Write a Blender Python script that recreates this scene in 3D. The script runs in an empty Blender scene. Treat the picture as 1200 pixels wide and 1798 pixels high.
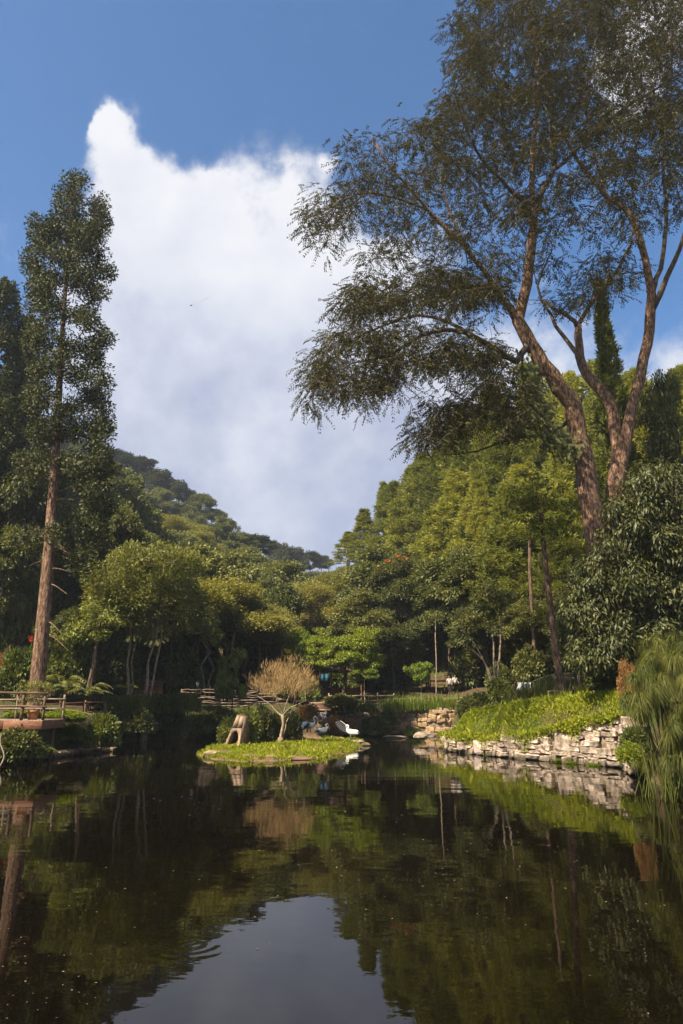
import bpy, bmesh, math, random
import numpy as np
from mathutils import Vector, Matrix, Euler

R = math.radians
random.seed(7)
rs = np.random.RandomState(11)
SC = bpy.context.scene
COL = SC.collection

# ------------------------------------------------------------------ camera
TILT, CAMH, F = R(15.7), 2.6, 1199.0
cam_d = bpy.data.cameras.new('camera')
cam = bpy.data.objects.new('camera', cam_d)
COL.objects.link(cam)
cam.location = (0, 0, CAMH)
cam.rotation_euler = (R(90) + TILT, 0, 0)
cam_d.sensor_fit = 'VERTICAL'
cam_d.sensor_height = 36
cam_d.lens = 36 * F / 1798
cam_d.clip_end = 4000
cam_d.clip_start = 0.05
SC.camera = cam

CT, ST = math.cos(TILT), math.sin(TILT)
def P(px, py, d):
    """world point seen at photo pixel (px, py) lying d metres ahead"""
    u, v = (px - 600) / F, (899 - py) / F
    s = d / (CT - v * ST)
    return Vector((u * s, d, CAMH + s * (ST + v * CT)))
def G(px, py, z=0.0):
    u, v = (px - 600) / F, (899 - py) / F
    s = (z - CAMH) / (ST + v * CT)
    return Vector((u * s, s * (CT - v * ST), z))
def azel(px, py):
    u, v = (px - 600) / F, (899 - py) / F
    d = Vector((u, CT - v * ST, ST + v * CT)).normalized()
    return math.atan2(d.x, d.y), math.asin(d.z)

# ------------------------------------------------------------------ light
SUN_EL, SUN_AZ = R(49), R(228)          # azimuth clockwise from +Y: high on the left, a little behind
to_sun = Vector((math.sin(SUN_AZ) * math.cos(SUN_EL), math.cos(SUN_AZ) * math.cos(SUN_EL), math.sin(SUN_EL)))
sl = bpy.data.lights.new('sun', 'SUN')
sl.energy = 5.0
sl.angle = R(0.5)
sl.color = (1.0, 0.88, 0.68)
so = bpy.data.objects.new('sun', sl)
COL.objects.link(so)
so.rotation_euler = to_sun.to_track_quat('Z', 'Y').to_euler()

SKY_STRENGTH = 0.075
world = bpy.data.worlds.new('World')
SC.world = world
world.use_nodes = True
def build_world():
    nt = world.node_tree
    N, Lk = nt.nodes, nt.links
    N.clear()
    def m(op, a, b=None, c=None, clamp=False):
        n = N.new('ShaderNodeMath'); n.operation = op; n.use_clamp = clamp
        for i, x in enumerate((a, b, c)):
            if x is None: continue
            if isinstance(x, (int, float)): n.inputs[i].default_value = x
            else: Lk.new(x, n.inputs[i])
        return n.outputs[0]
    out = N.new('ShaderNodeOutputWorld')
    sky = N.new('ShaderNodeTexSky'); sky.sky_type = 'NISHITA'; sky.sun_disc = False
    sky.sun_elevation = SUN_EL; sky.sun_rotation = SUN_AZ
    sky.altitude = 1200; sky.air_density = 1.0; sky.dust_density = 0.1; sky.ozone_density = 4.5
    tc = N.new('ShaderNodeTexCoord')
    sep = N.new('ShaderNodeSeparateXYZ'); Lk.new(tc.outputs['Generated'], sep.inputs[0])
    x, y, z = sep.outputs
    def noise(scale, detail, rough, off):
        mp = N.new('ShaderNodeMapping'); mp.inputs['Location'].default_value = off
        Lk.new(tc.outputs['Generated'], mp.inputs['Vector'])
        n = N.new('ShaderNodeTexNoise'); n.inputs['Scale'].default_value = scale
        n.inputs['Detail'].default_value = detail; n.inputs['Roughness'].default_value = rough
        Lk.new(mp.outputs[0], n.inputs['Vector'])
        return n
    warp = noise(7.0, 6, 0.6, (3, 1, 7))
    wsep = N.new('ShaderNodeSeparateColor'); Lk.new(warp.outputs['Color'], wsep.inputs[0])
    az = m('ADD', m('ARCTAN2', x, y), m('MULTIPLY', m('SUBTRACT', wsep.outputs[0], 0.5), 0.16))
    el = m('ADD', m('ARCSINE', z), m('MULTIPLY', m('SUBTRACT', wsep.outputs[1], 0.5), 0.16))
    blobs = [(192, 190, 26, 30), (212, 235, 40, 44), (240, 290, 58, 60), (275, 345, 72, 62), (240, 430, 85, 110), (340, 390, 95, 85),
             (485, 315, 50, 46), (545, 385, 56, 56), (430, 470, 130, 85), (572, 292, 26, 34), (395, 345, 30, 30), (168, 215, 14, 24), (660, 480, 110, 70),
             (250, 600, 150, 160), (450, 650, 260, 180), (740, 660, 220, 130), (420, 880, 620, 190), (950, 800, 420, 140),
             (560, 1010, 420, 110), (1090, 120, 60, 130), (1150, 40, 80, 60)]
    field = None
    for px, py, rx, ry in blobs:
        a, e = azel(px, py)
        k = math.cos(math.atan(math.hypot(px - 600, py - 899) / F))
        ra = rx / F * k / math.cos(e); re = ry / F * k
        q1 = m('POWER', m('MULTIPLY', m('ABSOLUTE', m('SUBTRACT', az, a)), 1 / ra), 2.0)
        q2 = m('POWER', m('MULTIPLY', m('ABSOLUTE', m('SUBTRACT', el, e)), 1 / re), 2.0)
        g = m('EXPONENT', m('MULTIPLY', m('ADD', q1, q2), -1.1))
        field = g if field is None else m('ADD', field, g)
    fb = noise(8.0, 12, 0.66, (0, 0, 0))
    fb2 = noise(2.2, 8, 0.55, (5, 2, 1))
    field = m('MINIMUM', field, 1.75)
    # the same broken cumulus goes on round the rest of the sky
    back = N.new('ShaderNodeMapRange'); back.inputs[1].default_value = 0.45; back.inputs[2].default_value = 0.05
    Lk.new(y, back.inputs[0])
    other = m('MULTIPLY', m('MULTIPLY', m('SUBTRACT', fb2.outputs[0], 0.36), 4.0, clamp=True), back.outputs[0])
    field = m('ADD', field, other)
    den = m('ADD', field, m('MULTIPLY', m('SUBTRACT', fb.outputs[0], 0.5), 2.3))
    mr = N.new('ShaderNodeMapRange'); mr.interpolation_type = 'SMOOTHERSTEP'
    mr.inputs[1].default_value = 0.12; mr.inputs[2].default_value = 1.2
    Lk.new(den, mr.inputs[0])
    # cloud tone: brilliant on the towers, blue-grey in the thin lower base
    fb3 = noise(3.0, 6, 0.5, (9, 4, 2))
    fb4 = noise(11.0, 8, 0.55, (2, 8, 3))
    tone = m('ADD', m('MULTIPLY', m('SUBTRACT', m('ARCSINE', z), 0.28), 1.9), m('ADD', m('MULTIPLY', m('SUBTRACT', fb3.outputs[0], 0.42), 1.5), m('MULTIPLY', m('SUBTRACT', fb4.outputs[0], 0.5), 1.1)), clamp=True)
    ramp = N.new('ShaderNodeValToRGB'); Lk.new(tone, ramp.inputs[0])
    ramp.color_ramp.elements[0].color = (0.45, 0.50, 0.68, 1)
    ramp.color_ramp.elements[1].color = (0.95, 0.95, 0.99, 1)
    e = ramp.color_ramp.elements.new(0.45); e.color = (0.74, 0.77, 0.88, 1)
    b1 = N.new('ShaderNodeBackground'); b1.inputs['Strength'].default_value = SKY_STRENGTH
    hsv = N.new('ShaderNodeHueSaturation'); hsv.inputs['Saturation'].default_value = 1.17; hsv.inputs['Hue'].default_value = 0.497
    Lk.new(sky.outputs[0], hsv.inputs['Color']); Lk.new(hsv.outputs[0], b1.inputs['Color'])
    b2 = N.new('ShaderNodeBackground'); b2.inputs['Strength'].default_value = 0.37
    Lk.new(ramp.outputs[0], b2.inputs['Color'])
    mix = N.new('ShaderNodeMixShader')
    Lk.new(m('MULTIPLY', mr.outputs[0], 0.97), mix.inputs[0])
    Lk.new(b1.outputs[0], mix.inputs[1]); Lk.new(b2.outputs[0], mix.inputs[2])
    Lk.new(mix.outputs[0], out.inputs['Surface'])
build_world()
world.cycles.sampling_method = 'MANUAL'
world.cycles.sample_map_resolution = 512

SC.view_settings.view_transform = 'Standard'
SC.view_settings.look = 'None'
SC.view_settings.gamma = 1
SC.view_settings.exposure = 1.4
cy = SC.cycles
cy.use_denoising = True
cy.max_bounces = 6; cy.diffuse_bounces = 3; cy.glossy_bounces = 3
cy.transmission_bounces = 3; cy.transparent_max_bounces = 4; cy.volume_bounces = 0
cy.use_adaptive_sampling = True
cy.adaptive_threshold = 0.02
cy.sample_clamp_indirect = 4

# ------------------------------------------------------------------ object helpers
def mesh_np(name, verts, faces, mats, smooth=False, mat_idx=None):
    """verts (N,3); faces list of arrays (k, 3 or 4)"""
    me = bpy.data.meshes.new(name)
    verts = np.asarray(verts, dtype=np.float32)
    if not isinstance(faces, list): faces = [faces]
    faces = [np.asarray(f, dtype=np.int32) for f in faces if len(f)]
    me.vertices.add(len(verts)); me.vertices.foreach_set('co', verts.ravel())
    nl = sum(f.size for f in faces); nf = sum(len(f) for f in faces)
    me.loops.add(nl); me.polygons.add(nf)
    me.loops.foreach_set('vertex_index', np.concatenate([f.ravel() for f in faces]))
    st = []; acc = 0
    for f in faces:
        k = f.shape[1]; st.append(acc + np.arange(len(f)) * k); acc += f.size
    me.polygons.foreach_set('loop_start', np.concatenate(st).astype(np.int32))
    for mt in (mats if isinstance(mats, (list, tuple)) else [mats]): me.materials.append(mt)
    if mat_idx is not None: me.polygons.foreach_set('material_index', np.asarray(mat_idx, dtype=np.int32))
    if smooth: me.polygons.foreach_set('use_smooth', np.ones(nf, dtype=bool))
    me.update(calc_edges=True)
    me.validate()
    return me
def link(name, data, parent=None, loc=(0, 0, 0), rot=(0, 0, 0), scale=(1, 1, 1)):
    o = bpy.data.objects.new(name, data); COL.objects.link(o)
    o.location = loc; o.rotation_euler = rot
    o.scale = scale if hasattr(scale, '__len__') else (scale,) * 3
    o.parent = parent
    return o
def tag(o, label=None, cat=None, group=None, kind=None):
    if label: o['label'] = label
    if cat: o['category'] = cat
    if group: o['group'] = group
    if kind: o['kind'] = kind
    return o
def thing(name, label, cat, loc=(0, 0, 0), rz=0, group=None, scale=1):
    return tag(link(name, None, None, loc, (0, 0, rz), scale), label, cat, group)
class MB:
    def __init__(s): s.v = []; s.q = []; s.t = []; s.n = 0
    def add(s, v, q=None, t=None):
        v = np.asarray(v, dtype=float).reshape(-1, 3)
        if q is not None and len(q): s.q.append(np.asarray(q) + s.n)
        if t is not None and len(t): s.t.append(np.asarray(t) + s.n)
        s.v.append(v); s.n += len(v)
    def mesh(s, name, mats, smooth=False):
        f = []
        if s.q: f.append(np.concatenate(s.q))
        if s.t: f.append(np.concatenate(s.t))
        return mesh_np(name, np.concatenate(s.v), f, mats, smooth)
def unit(a):
    return a / np.maximum(np.linalg.norm(a, axis=-1, keepdims=True), 1e-9)
def tube(mb, pts, rad, sides=6, cap=True, squash=None):
    pts = np.asarray(pts, dtype=float); n = len(pts)
    rad = np.broadcast_to(np.asarray(rad, dtype=float), (n,))
    tan = np.gradient(pts, axis=0); tan = unit(tan)
    ref = np.array([0.3, 0.9, 0.1]) if abs(tan[0] @ np.array([0.3, 0.9, 0.1])) < 0.9 else np.array([1.0, 0, 0])
    rings = []
    for i in range(n):
        a = ref - tan[i] * (ref @ tan[i]); a = a / max(np.linalg.norm(a), 1e-9); ref = a
        b = np.cross(tan[i], a)
        th = np.arange(sides) * 2 * math.pi / sides
        rings.append(pts[i] + rad[i] * (np.cos(th)[:, None] * a + np.sin(th)[:, None] * b))
    v = np.concatenate(rings); q = []
    idx = np.arange(sides); nx = (idx + 1) % sides
    for i in range(n - 1):
        q.append(np.stack([i * sides + idx, i * sides + nx, (i + 1) * sides + nx, (i + 1) * sides + idx], 1))
    t = []
    if cap:
        v = np.concatenate([v, pts[:1], pts[-1:]])
        c0, c1 = n * sides, n * sides + 1
        t = np.concatenate([np.stack([np.full(sides, c0), nx, idx], 1), np.stack([np.full(sides, c1), (n - 1) * sides + idx, (n - 1) * sides + nx], 1)])
    mb.add(v, np.concatenate(q), t)
def boxm(mb, c, s, rot=None, taper=1.0):
    x, y, z = s[0] / 2, s[1] / 2, s[2] / 2
    v = np.array([(-x, -y, -z), (x, -y, -z), (x, y, -z), (-x, y, -z), (-x * taper, -y * taper, z), (x * taper, -y * taper, z), (x * taper, y * taper, z), (-x * taper, y * taper, z)])
    if rot is not None: v = v @ np.array(Euler(rot).to_matrix()).T
    mb.add(v + np.asarray(c), [(3, 2, 1, 0), (4, 5, 6, 7), (0, 1, 5, 4), (1, 2, 6, 5), (2, 3, 7, 6), (3, 0, 4, 7)])
def bevel_mesh(mb, name, mat, w=0.01, seg=1, smooth=False):
    me = mb.mesh(name, mat)
    bm = bmesh.new(); bm.from_mesh(me)
    bmesh.ops.bevel(bm, geom=list(bm.edges), offset=w, segments=seg, affect='EDGES', profile=0.6)
    bm.to_mesh(me); bm.free()
    if smooth:
        for p in me.polygons: p.use_smooth = True
    return me
def leaf_arrays(pos, direc, nrm, L, W, fold=0.15):
    d = unit(direc); s = unit(np.cross(d, nrm)); n = np.cross(s, d)
    L = np.asarray(L)[:, None]; W = np.asarray(W)[:, None]
    mid = pos + d * L * 0.45
    v = np.stack([pos, mid + s * W * 0.5 + n * W * fold, pos + d * L - n * L * 0.08, mid - s * W * 0.5 + n * W * fold], 1)
    q = np.arange(len(pos) * 4).reshape(-1, 4)
    return v.reshape(-1, 3), q
def sph(n, r=rs):
    return unit(r.normal(size=(n, 3)))

# ------------------------------------------------------------------ materials
MATS = {}
def new_mat(name):
    m = bpy.data.materials.new(name); m.use_nodes = True
    nt = m.node_tree; nt.nodes.clear()
    out = nt.nodes.new('ShaderNodeOutputMaterial')
    MATS[name] = m
    return m, nt, out
def ramp_node(nt, fac, cols, poss=None):
    r = nt.nodes.new('ShaderNodeValToRGB')
    el = r.color_ramp.elements
    while len(el) < len(cols): el.new(0.5)
    for i, c in enumerate(cols):
        el[i].position = (poss[i] if poss else i / (len(cols) - 1)); el[i].color = (*c, 1)
    nt.links.new(fac, r.inputs[0])
    return r.outputs[0]
def leaf_mat(name, cols, trans=0.3, rough=0.5, spec=0.35, tcol=None, objvar=0.25, nscale=0.5):
    m, nt, out = new_mat(name)
    N, K = nt.nodes, nt.links
    geo = N.new('ShaderNodeNewGeometry'); oi = N.new('ShaderNodeObjectInfo'); tc = N.new('ShaderNodeTexCoord')
    no = N.new('ShaderNodeTexNoise'); no.inputs['Scale'].default_value = nscale; no.inputs['Detail'].default_value = 2
    K.new(tc.outputs['Object'], no.inputs['Vector'])
    mx = N.new('ShaderNodeMath'); mx.operation = 'MULTIPLY_ADD'
    K.new(geo.outputs['Random Per Island'], mx.inputs[0]); mx.inputs[1].default_value = 0.6
    sb = N.new('ShaderNodeMath'); sb.operation = 'MULTIPLY_ADD'
    K.new(no.outputs[0], sb.inputs[0]); sb.inputs[1].default_value = 0.9; sb.inputs[2].default_value = -0.25
    K.new(sb.outputs[0], mx.inputs[2])
    col = ramp_node(nt, mx.outputs[0], cols)
    hs = N.new('ShaderNodeHueSaturation')
    v = N.new('ShaderNodeMapRange'); K.new(oi.outputs['Random'], v.inputs[0])
    v.inputs[3].default_value = 1 - objvar; v.inputs[4].default_value = 1 + objvar
    K.new(v.outputs[0], hs.inputs['Value']); K.new(col, hs.inputs['Color'])
    h = N.new('ShaderNodeMapRange'); K.new(oi.outputs['Random'], h.inputs[0]); h.inputs[3].default_value = 0.515; h.inputs[4].default_value = 0.49
    K.new(h.outputs[0], hs.inputs['Hue'])
    b = N.new('ShaderNodeBsdfPrincipled'); b.inputs['Roughness'].default_value = rough
    b.inputs['Specular IOR Level'].default_value = spec
    K.new(hs.outputs[0], b.inputs['Base Color'])
    t = N.new('ShaderNodeBsdfTranslucent')
    tm = N.new('ShaderNodeMix'); tm.data_type = 'RGBA'; tm.blend_type = 'MULTIPLY'; tm.inputs[0].default_value = 1
    K.new(hs.outputs[0], tm.inputs[6]); tm.inputs[7].default_value = (*(tcol or (1.6, 1.5, 0.5)), 1)
    K.new(tm.outputs[2], t.inputs['Color'])
    mix = N.new('ShaderNodeMixShader'); mix.inputs[0].default_value = trans
    K.new(b.outputs[0], mix.inputs[1]); K.new(t.outputs[0], mix.inputs[2])
    K.new(mix.outputs[0], out.inputs[0])
    return m
def rough_mat(name, cols, scale=6, detail=6, rough=0.85, bump=0.3, bscale=None, stretch=(1, 1, 1), coord='Object', objvar=0.0, spec=0.3, poss=None, dist=0.02, moss=0.0):
    m, nt, out = new_mat(name)
    N, K = nt.nodes, nt.links
    tc = N.new('ShaderNodeTexCoord'); mp = N.new('ShaderNodeMapping'); mp.inputs['Scale'].default_value = stretch
    K.new(tc.outputs[coord], mp.inputs[0])
    no = N.new('ShaderNodeTexNoise'); no.inputs['Scale'].default_value = scale; no.inputs['Detail'].default_value = detail; no.inputs['Roughness'].default_value = 0.62
    K.new(mp.outputs[0], no.inputs['Vector'])
    col = ramp_node(nt, no.outputs[0], cols, poss or [0.3 + 0.4 * i / (len(cols) - 1) for i in range(len(cols))])
    if objvar:
        oi = N.new('ShaderNodeObjectInfo'); hs = N.new('ShaderNodeHueSaturation')
        v = N.new('ShaderNodeMapRange'); K.new(oi.outputs['Random'], v.inputs[0])
        v.inputs[3].default_value = 1 - objvar; v.inputs[4].default_value = 1 + objvar
        K.new(v.outputs[0], hs.inputs['Value']); K.new(col, hs.inputs['Color']); col = hs.outputs[0]
    if moss:
        ge = N.new('ShaderNodeNewGeometry'); sp = N.new('ShaderNodeSeparateXYZ'); K.new(ge.outputs['Position'], sp.inputs[0])
        nm = N.new('ShaderNodeTexNoise'); nm.inputs['Scale'].default_value = 1.3; nm.inputs['Detail'].default_value = 8; nm.inputs['Roughness'].default_value = 0.7; K.new(ge.outputs['Position'], nm.inputs['Vector'])
        f = N.new('ShaderNodeMapRange'); f.inputs[1].default_value = 0.50; f.inputs[2].default_value = 0.66; f.inputs[4].default_value = moss; K.new(nm.outputs[0], f.inputs[0])
        m1 = N.new('ShaderNodeMix'); m1.data_type = 'RGBA'; K.new(f.outputs[0], m1.inputs[0]); K.new(col, m1.inputs[6]); m1.inputs[7].default_value = (0.075, 0.062, 0.026, 1)
        ad = N.new('ShaderNodeMath'); ad.operation = 'MULTIPLY_ADD'; K.new(nm.outputs[0], ad.inputs[0]); ad.inputs[1].default_value = -0.5; K.new(sp.outputs[2], ad.inputs[2])
        w = N.new('ShaderNodeMapRange'); w.inputs[1].default_value = 0.0; w.inputs[2].default_value = -0.16; w.inputs[4].default_value = 0.85; K.new(ad.outputs[0], w.inputs[0])
        m2 = N.new('ShaderNodeMix'); m2.data_type = 'RGBA'; K.new(w.outputs[0], m2.inputs[0]); K.new(m1.outputs[2], m2.inputs[6]); m2.inputs[7].default_value = (0.045, 0.034, 0.018, 1)
        col = m2.outputs[2]
    b = N.new('ShaderNodeBsdfPrincipled'); b.inputs['Roughness'].default_value = rough; b.inputs['Specular IOR Level'].default_value = spec
    K.new(col, b.inputs['Base Color'])
    if bump:
        n2 = N.new('ShaderNodeTexNoise'); n2.inputs['Scale'].default_value = bscale or scale * 2.5; n2.inputs['Detail'].default_value = 5
        K.new(mp.outputs[0], n2.inputs['Vector'])
        bp = N.new('ShaderNodeBump'); bp.inputs['Strength'].default_value = bump; bp.inputs['Distance'].default_value = dist
        K.new(n2.outputs[0], bp.inputs['Height']); K.new(bp.outputs[0], b.inputs['Normal'])
    K.new(b.outputs[0], out.inputs[0])
    return m

LEAF_RAIN = leaf_mat('rain_tree_leaf', [(0.032, 0.032, 0.014), (0.064, 0.060, 0.022), (0.125, 0.112, 0.032)], 0.14, 0.6, 0.2, (1.35, 1.2, 0.45), 0.0)
LEAF_KAURI = leaf_mat('kauri_leaf', [(0.028, 0.032, 0.010), (0.056, 0.060, 0.016), (0.10, 0.10, 0.025)], 0.12, 0.6, 0.25, None, 0.1)
LEAF_DARK = leaf_mat('dark_leaf', [(0.045, 0.054, 0.017), (0.097, 0.106, 0.028), (0.189, 0.183, 0.053)], 0.2, 0.58, 0.28, None, 0.3)
LEAF_OLIVE = leaf_mat('olive_leaf', [(0.097, 0.103, 0.026), (0.186, 0.181, 0.042), (0.300, 0.268, 0.068)], 0.3, 0.55, 0.3, None, 0.15)
LEAF_PINE = leaf_mat('pine_needle', [(0.082, 0.096, 0.017), (0.17, 0.182, 0.028), (0.30, 0.28, 0.045)], 0.28, 0.6, 0.2, None, 0.34, 0.35)
LEAF_HILL = leaf_mat('hill_leaf', [(0.065, 0.078, 0.029), (0.128, 0.139, 0.046), (0.225, 0.225, 0.072)], 0.2, 0.65, 0.2, None, 0.35, 0.3)
LEAF_RIDGE = leaf_mat('ridge_leaf', [(0.028, 0.034, 0.016), (0.055, 0.062, 0.026), (0.10, 0.105, 0.042)], 0.15, 0.65, 0.2, None, 0.3, 0.3)
LEAF_BRIGHT = leaf_mat('bright_leaf', [(0.085, 0.125, 0.018), (0.155, 0.20, 0.024), (0.26, 0.28, 0.04)], 0.3, 0.55, 0.28, None, 0.12)
LEAF_GLOSSY = leaf_mat('glossy_leaf', [(0.026, 0.032, 0.010), (0.060, 0.066, 0.019), (0.15, 0.145, 0.048)], 0.15, 0.5, 0.3, None, 0.1, 0.7)
LEAF_SHRUB = leaf_mat('shrub_leaf', [(0.045, 0.06, 0.014), (0.11, 0.13, 0.024), (0.21, 0.21, 0.045)], 0.25, 0.55, 0.28, None, 0.3, 1.0)
LEAF_GRASS = leaf_mat('grass_blade', [(0.08, 0.105, 0.010), (0.20, 0.235, 0.016), (0.36, 0.36, 0.035)], 0.35, 0.6, 0.15, (1.5, 1.4, 0.4), 0.1, 0.6)
LEAF_REED = leaf_mat('reed_blade', [(0.045, 0.058, 0.014), (0.10, 0.11, 0.024), (0.18, 0.17, 0.045)], 0.3, 0.6, 0.15, None, 0.2, 0.8)
LEAF_DRY = leaf_mat('dry_leaf', [(0.120, 0.054, 0.019), (0.264, 0.132, 0.042), (0.408, 0.240, 0.096)], 0.25, 0.6, 0.2, (1.3, 1.0, 0.7), 0.2, 1.0)
TWIG_GOLD = leaf_mat('gold_twig', [(0.195, 0.112, 0.042), (0.360, 0.232, 0.090), (0.540, 0.390, 0.165)], 0.1, 0.6, 0.2, (1, 0.9, 0.6), 0.0, 1.0)
FLOWER = leaf_mat('orange_flower', [(0.5, 0.05, 0.01), (0.7, 0.10, 0.015), (0.8, 0.18, 0.02)], 0.25, 0.5, 0.3, (1, 0.9, 0.8), 0.0)
BARK_RED = rough_mat('red_bark', [(0.05, 0.028, 0.018), (0.17, 0.092, 0.052), (0.36, 0.225, 0.145)], 4.5, 10, 0.9, 1.0, 9, (2.4, 2.4, 0.55), dist=0.12, poss=[0.36, 0.5, 0.66])
BARK_BROWN = rough_mat('brown_bark', [(0.045, 0.028, 0.018), (0.12, 0.072, 0.045), (0.24, 0.155, 0.10)], 3.0, 8, 0.9, 1.0, 8, (3, 3, 0.6), dist=0.05)
BARK_DARK = rough_mat('dark_bark', [(0.03, 0.021, 0.015), (0.065, 0.045, 0.03), (0.13, 0.095, 0.065)], 4.0, 6, 0.9, 0.6, 9, (3, 3, 0.6))
BARK_PALE = rough_mat('pale_bark', [(0.10, 0.07, 0.045), (0.25, 0.185, 0.12), (0.42, 0.33, 0.235)], 5.0, 6, 0.85, 0.5, 10, (3, 3, 0.8))
STONE = rough_mat('wall_stone', [(0.10, 0.072, 0.045), (0.33, 0.25, 0.19), (0.52, 0.42, 0.34)], 2.6, 10, 0.9, 0.9, 9, objvar=0.22, coord='Generated', poss=[0.33, 0.5, 0.66], moss=0.75, dist=0.04)
STONE_TAN = rough_mat('tan_stone', [(0.13, 0.085, 0.045), (0.30, 0.20, 0.11), (0.46, 0.34, 0.21)], 3.0, 8, 0.9, 0.7, 8, objvar=0.28, dist=0.04, moss=0.6)
STONE_PINK = rough_mat('pink_stone', [(0.34, 0.25, 0.20), (0.52, 0.40, 0.33), (0.62, 0.52, 0.45)], 2.2, 8, 0.9, 0.5, 8, dist=0.03)
MORTAR = rough_mat('wall_mortar', [(0.09, 0.062, 0.04), (0.2, 0.145, 0.1), (0.32, 0.25, 0.19)], 3, 8, 0.95, 0.8, moss=0.8)
SOIL = rough_mat('brown_soil', [(0.06, 0.035, 0.018), (0.14, 0.085, 0.045), (0.22, 0.14, 0.08)], 2.5, 8, 0.95, 0.8)
CLAY = rough_mat('clay_panel', [(0.15, 0.095, 0.058), (0.26, 0.175, 0.115), (0.36, 0.26, 0.18)], 4, 8, 0.85, 0.5)
TERRACOTTA = rough_mat('terracotta', [(0.24, 0.085, 0.03), (0.36, 0.14, 0.05), (0.46, 0.2, 0.08)], 5, 5, 0.7, 0.2)
WOOD_DARK = rough_mat('dark_wood', [(0.055, 0.028, 0.016), (0.12, 0.065, 0.035), (0.2, 0.12, 0.07)], 4, 6, 0.75, 0.5, 9, (1, 6, 6), objvar=0.25)
WOOD_PALE = rough_mat('weathered_wood', [(0.16, 0.105, 0.07), (0.28, 0.2, 0.14), (0.42, 0.32, 0.24)], 4, 6, 0.8, 0.5, 9, (1, 6, 6), objvar=0.25)
WOOD_RED = rough_mat('red_brown_wood', [(0.10, 0.04, 0.02), (0.2, 0.085, 0.042), (0.3, 0.15, 0.08)], 4, 6, 0.75, 0.5, 9, (1, 6, 6), objvar=0.25)
FEATHER = rough_mat('white_feather', [(0.62, 0.58, 0.52), (0.78, 0.76, 0.72)], 9, 4, 0.75, 0.3, 30)
FEATHER_BLACK = rough_mat('black_feather', [(0.015, 0.014, 0.016), (0.04, 0.038, 0.04)], 9, 4, 0.6, 0.3, 30)
BILL = rough_mat('bill_skin', [(0.42, 0.28, 0.2), (0.6, 0.45, 0.34)], 9, 3, 0.5, 0.1)
LEG = rough_mat('leg_skin', [(0.12, 0.11, 0.12), (0.2, 0.19, 0.2)], 9, 3, 0.6, 0.1)
BLACK = rough_mat('black_eye', [(0.01, 0.01, 0.01), (0.02, 0.02, 0.02)], 9, 1, 0.3, 0)
RED = rough_mat('red_paint', [(0.30, 0.012, 0.012), (0.45, 0.02, 0.018)], 6, 3, 0.5, 0.05)
WHITE = rough_mat('white_paint', [(0.62, 0.62, 0.62), (0.78, 0.78, 0.78)], 6, 3, 0.5, 0.05)
CLOTH_WHITE = rough_mat('white_cloth', [(0.55, 0.56, 0.6), (0.75, 0.76, 0.8)], 6, 3, 0.8, 0.2)
BLUE = rough_mat('blue_plastic', [(0.015, 0.06, 0.11), (0.022, 0.09, 0.16)], 4, 3, 0.45, 0.05)
TEAL_CLOTH = rough_mat('teal_cloth', [(0.12, 0.22, 0.22), (0.2, 0.33, 0.33)], 12, 3, 0.9, 0.2)
GREY_CLOTH = rough_mat('grey_cloth', [(0.32, 0.32, 0.36), (0.5, 0.5, 0.55)], 12, 3, 0.9, 0.2)
DARK_CLOTH = rough_mat('dark_cloth', [(0.012, 0.012, 0.016), (0.03, 0.03, 0.036)], 12, 3, 0.9, 0.2)
SKIN = rough_mat('skin', [(0.28, 0.15, 0.09), (0.36, 0.2, 0.13)], 8, 3, 0.55, 0.05)
HAIR = rough_mat('black_hair', [(0.008, 0.007, 0.006), (0.02, 0.017, 0.015)], 30, 3, 0.5, 0.2)
ROOF_TILE = rough_mat('roof_sheet', [(0.05, 0.03, 0.025), (0.10, 0.06, 0.05)], 3, 5, 0.8, 0.3)
GLASSY = rough_mat('lamp_glass', [(0.55, 0.58, 0.58), (0.7, 0.72, 0.72)], 5, 2, 0.2, 0)
DEBRIS = leaf_mat('floating_leaf', [(0.07, 0.04, 0.018), (0.18, 0.115, 0.05), (0.36, 0.28, 0.16)], 0.0, 0.7, 0.3, None, 0.0, 3)

def ground_mat():
    m, nt, out = new_mat('forest_floor')
    N, K = nt.nodes, nt.links
    tc = N.new('ShaderNodeTexCoord')
    n1 = N.new('ShaderNodeTexNoise'); n1.inputs['Scale'].default_value = 0.35; n1.inputs['Detail'].default_value = 8
    n2 = N.new('ShaderNodeTexNoise'); n2.inputs['Scale'].default_value = 4; n2.inputs['Detail'].default_value = 6
    K.new(tc.outputs['Object'], n1.inputs[0]); K.new(tc.outputs['Object'], n2.inputs[0])
    c1 = ramp_node(nt, n2.outputs[0], [(0.035, 0.023, 0.012), (0.10, 0.065, 0.034)], [0.3, 0.7])
    c2 = ramp_node(nt, n2.outputs[0], [(0.022, 0.034, 0.009), (0.075, 0.09, 0.022)], [0.3, 0.7])
    f = N.new('ShaderNodeMapRange'); f.inputs[1].default_value = 0.42; f.inputs[2].default_value = 0.58; K.new(n1.outputs[0], f.inputs[0])
    mx = N.new('ShaderNodeMix'); mx.data_type = 'RGBA'; K.new(f.outputs[0], mx.inputs[0]); K.new(c1, mx.inputs[6]); K.new(c2, mx.inputs[7])
    b = N.new('ShaderNodeBsdfPrincipled'); b.inputs['Roughness'].default_value = 0.95; b.inputs['Specular IOR Level'].default_value = 0.15
    K.new(mx.outputs[2], b.inputs['Base Color'])
    bp = N.new('ShaderNodeBump'); bp.inputs['Strength'].default_value = 0.8; bp.inputs['Distance'].default_value = 0.08
    K.new(n2.outputs[0], bp.inputs['Height']); K.new(bp.outputs[0], b.inputs['Normal'])
    K.new(b.outputs[0], out.inputs[0])
    return m
GROUND = ground_mat()
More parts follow.
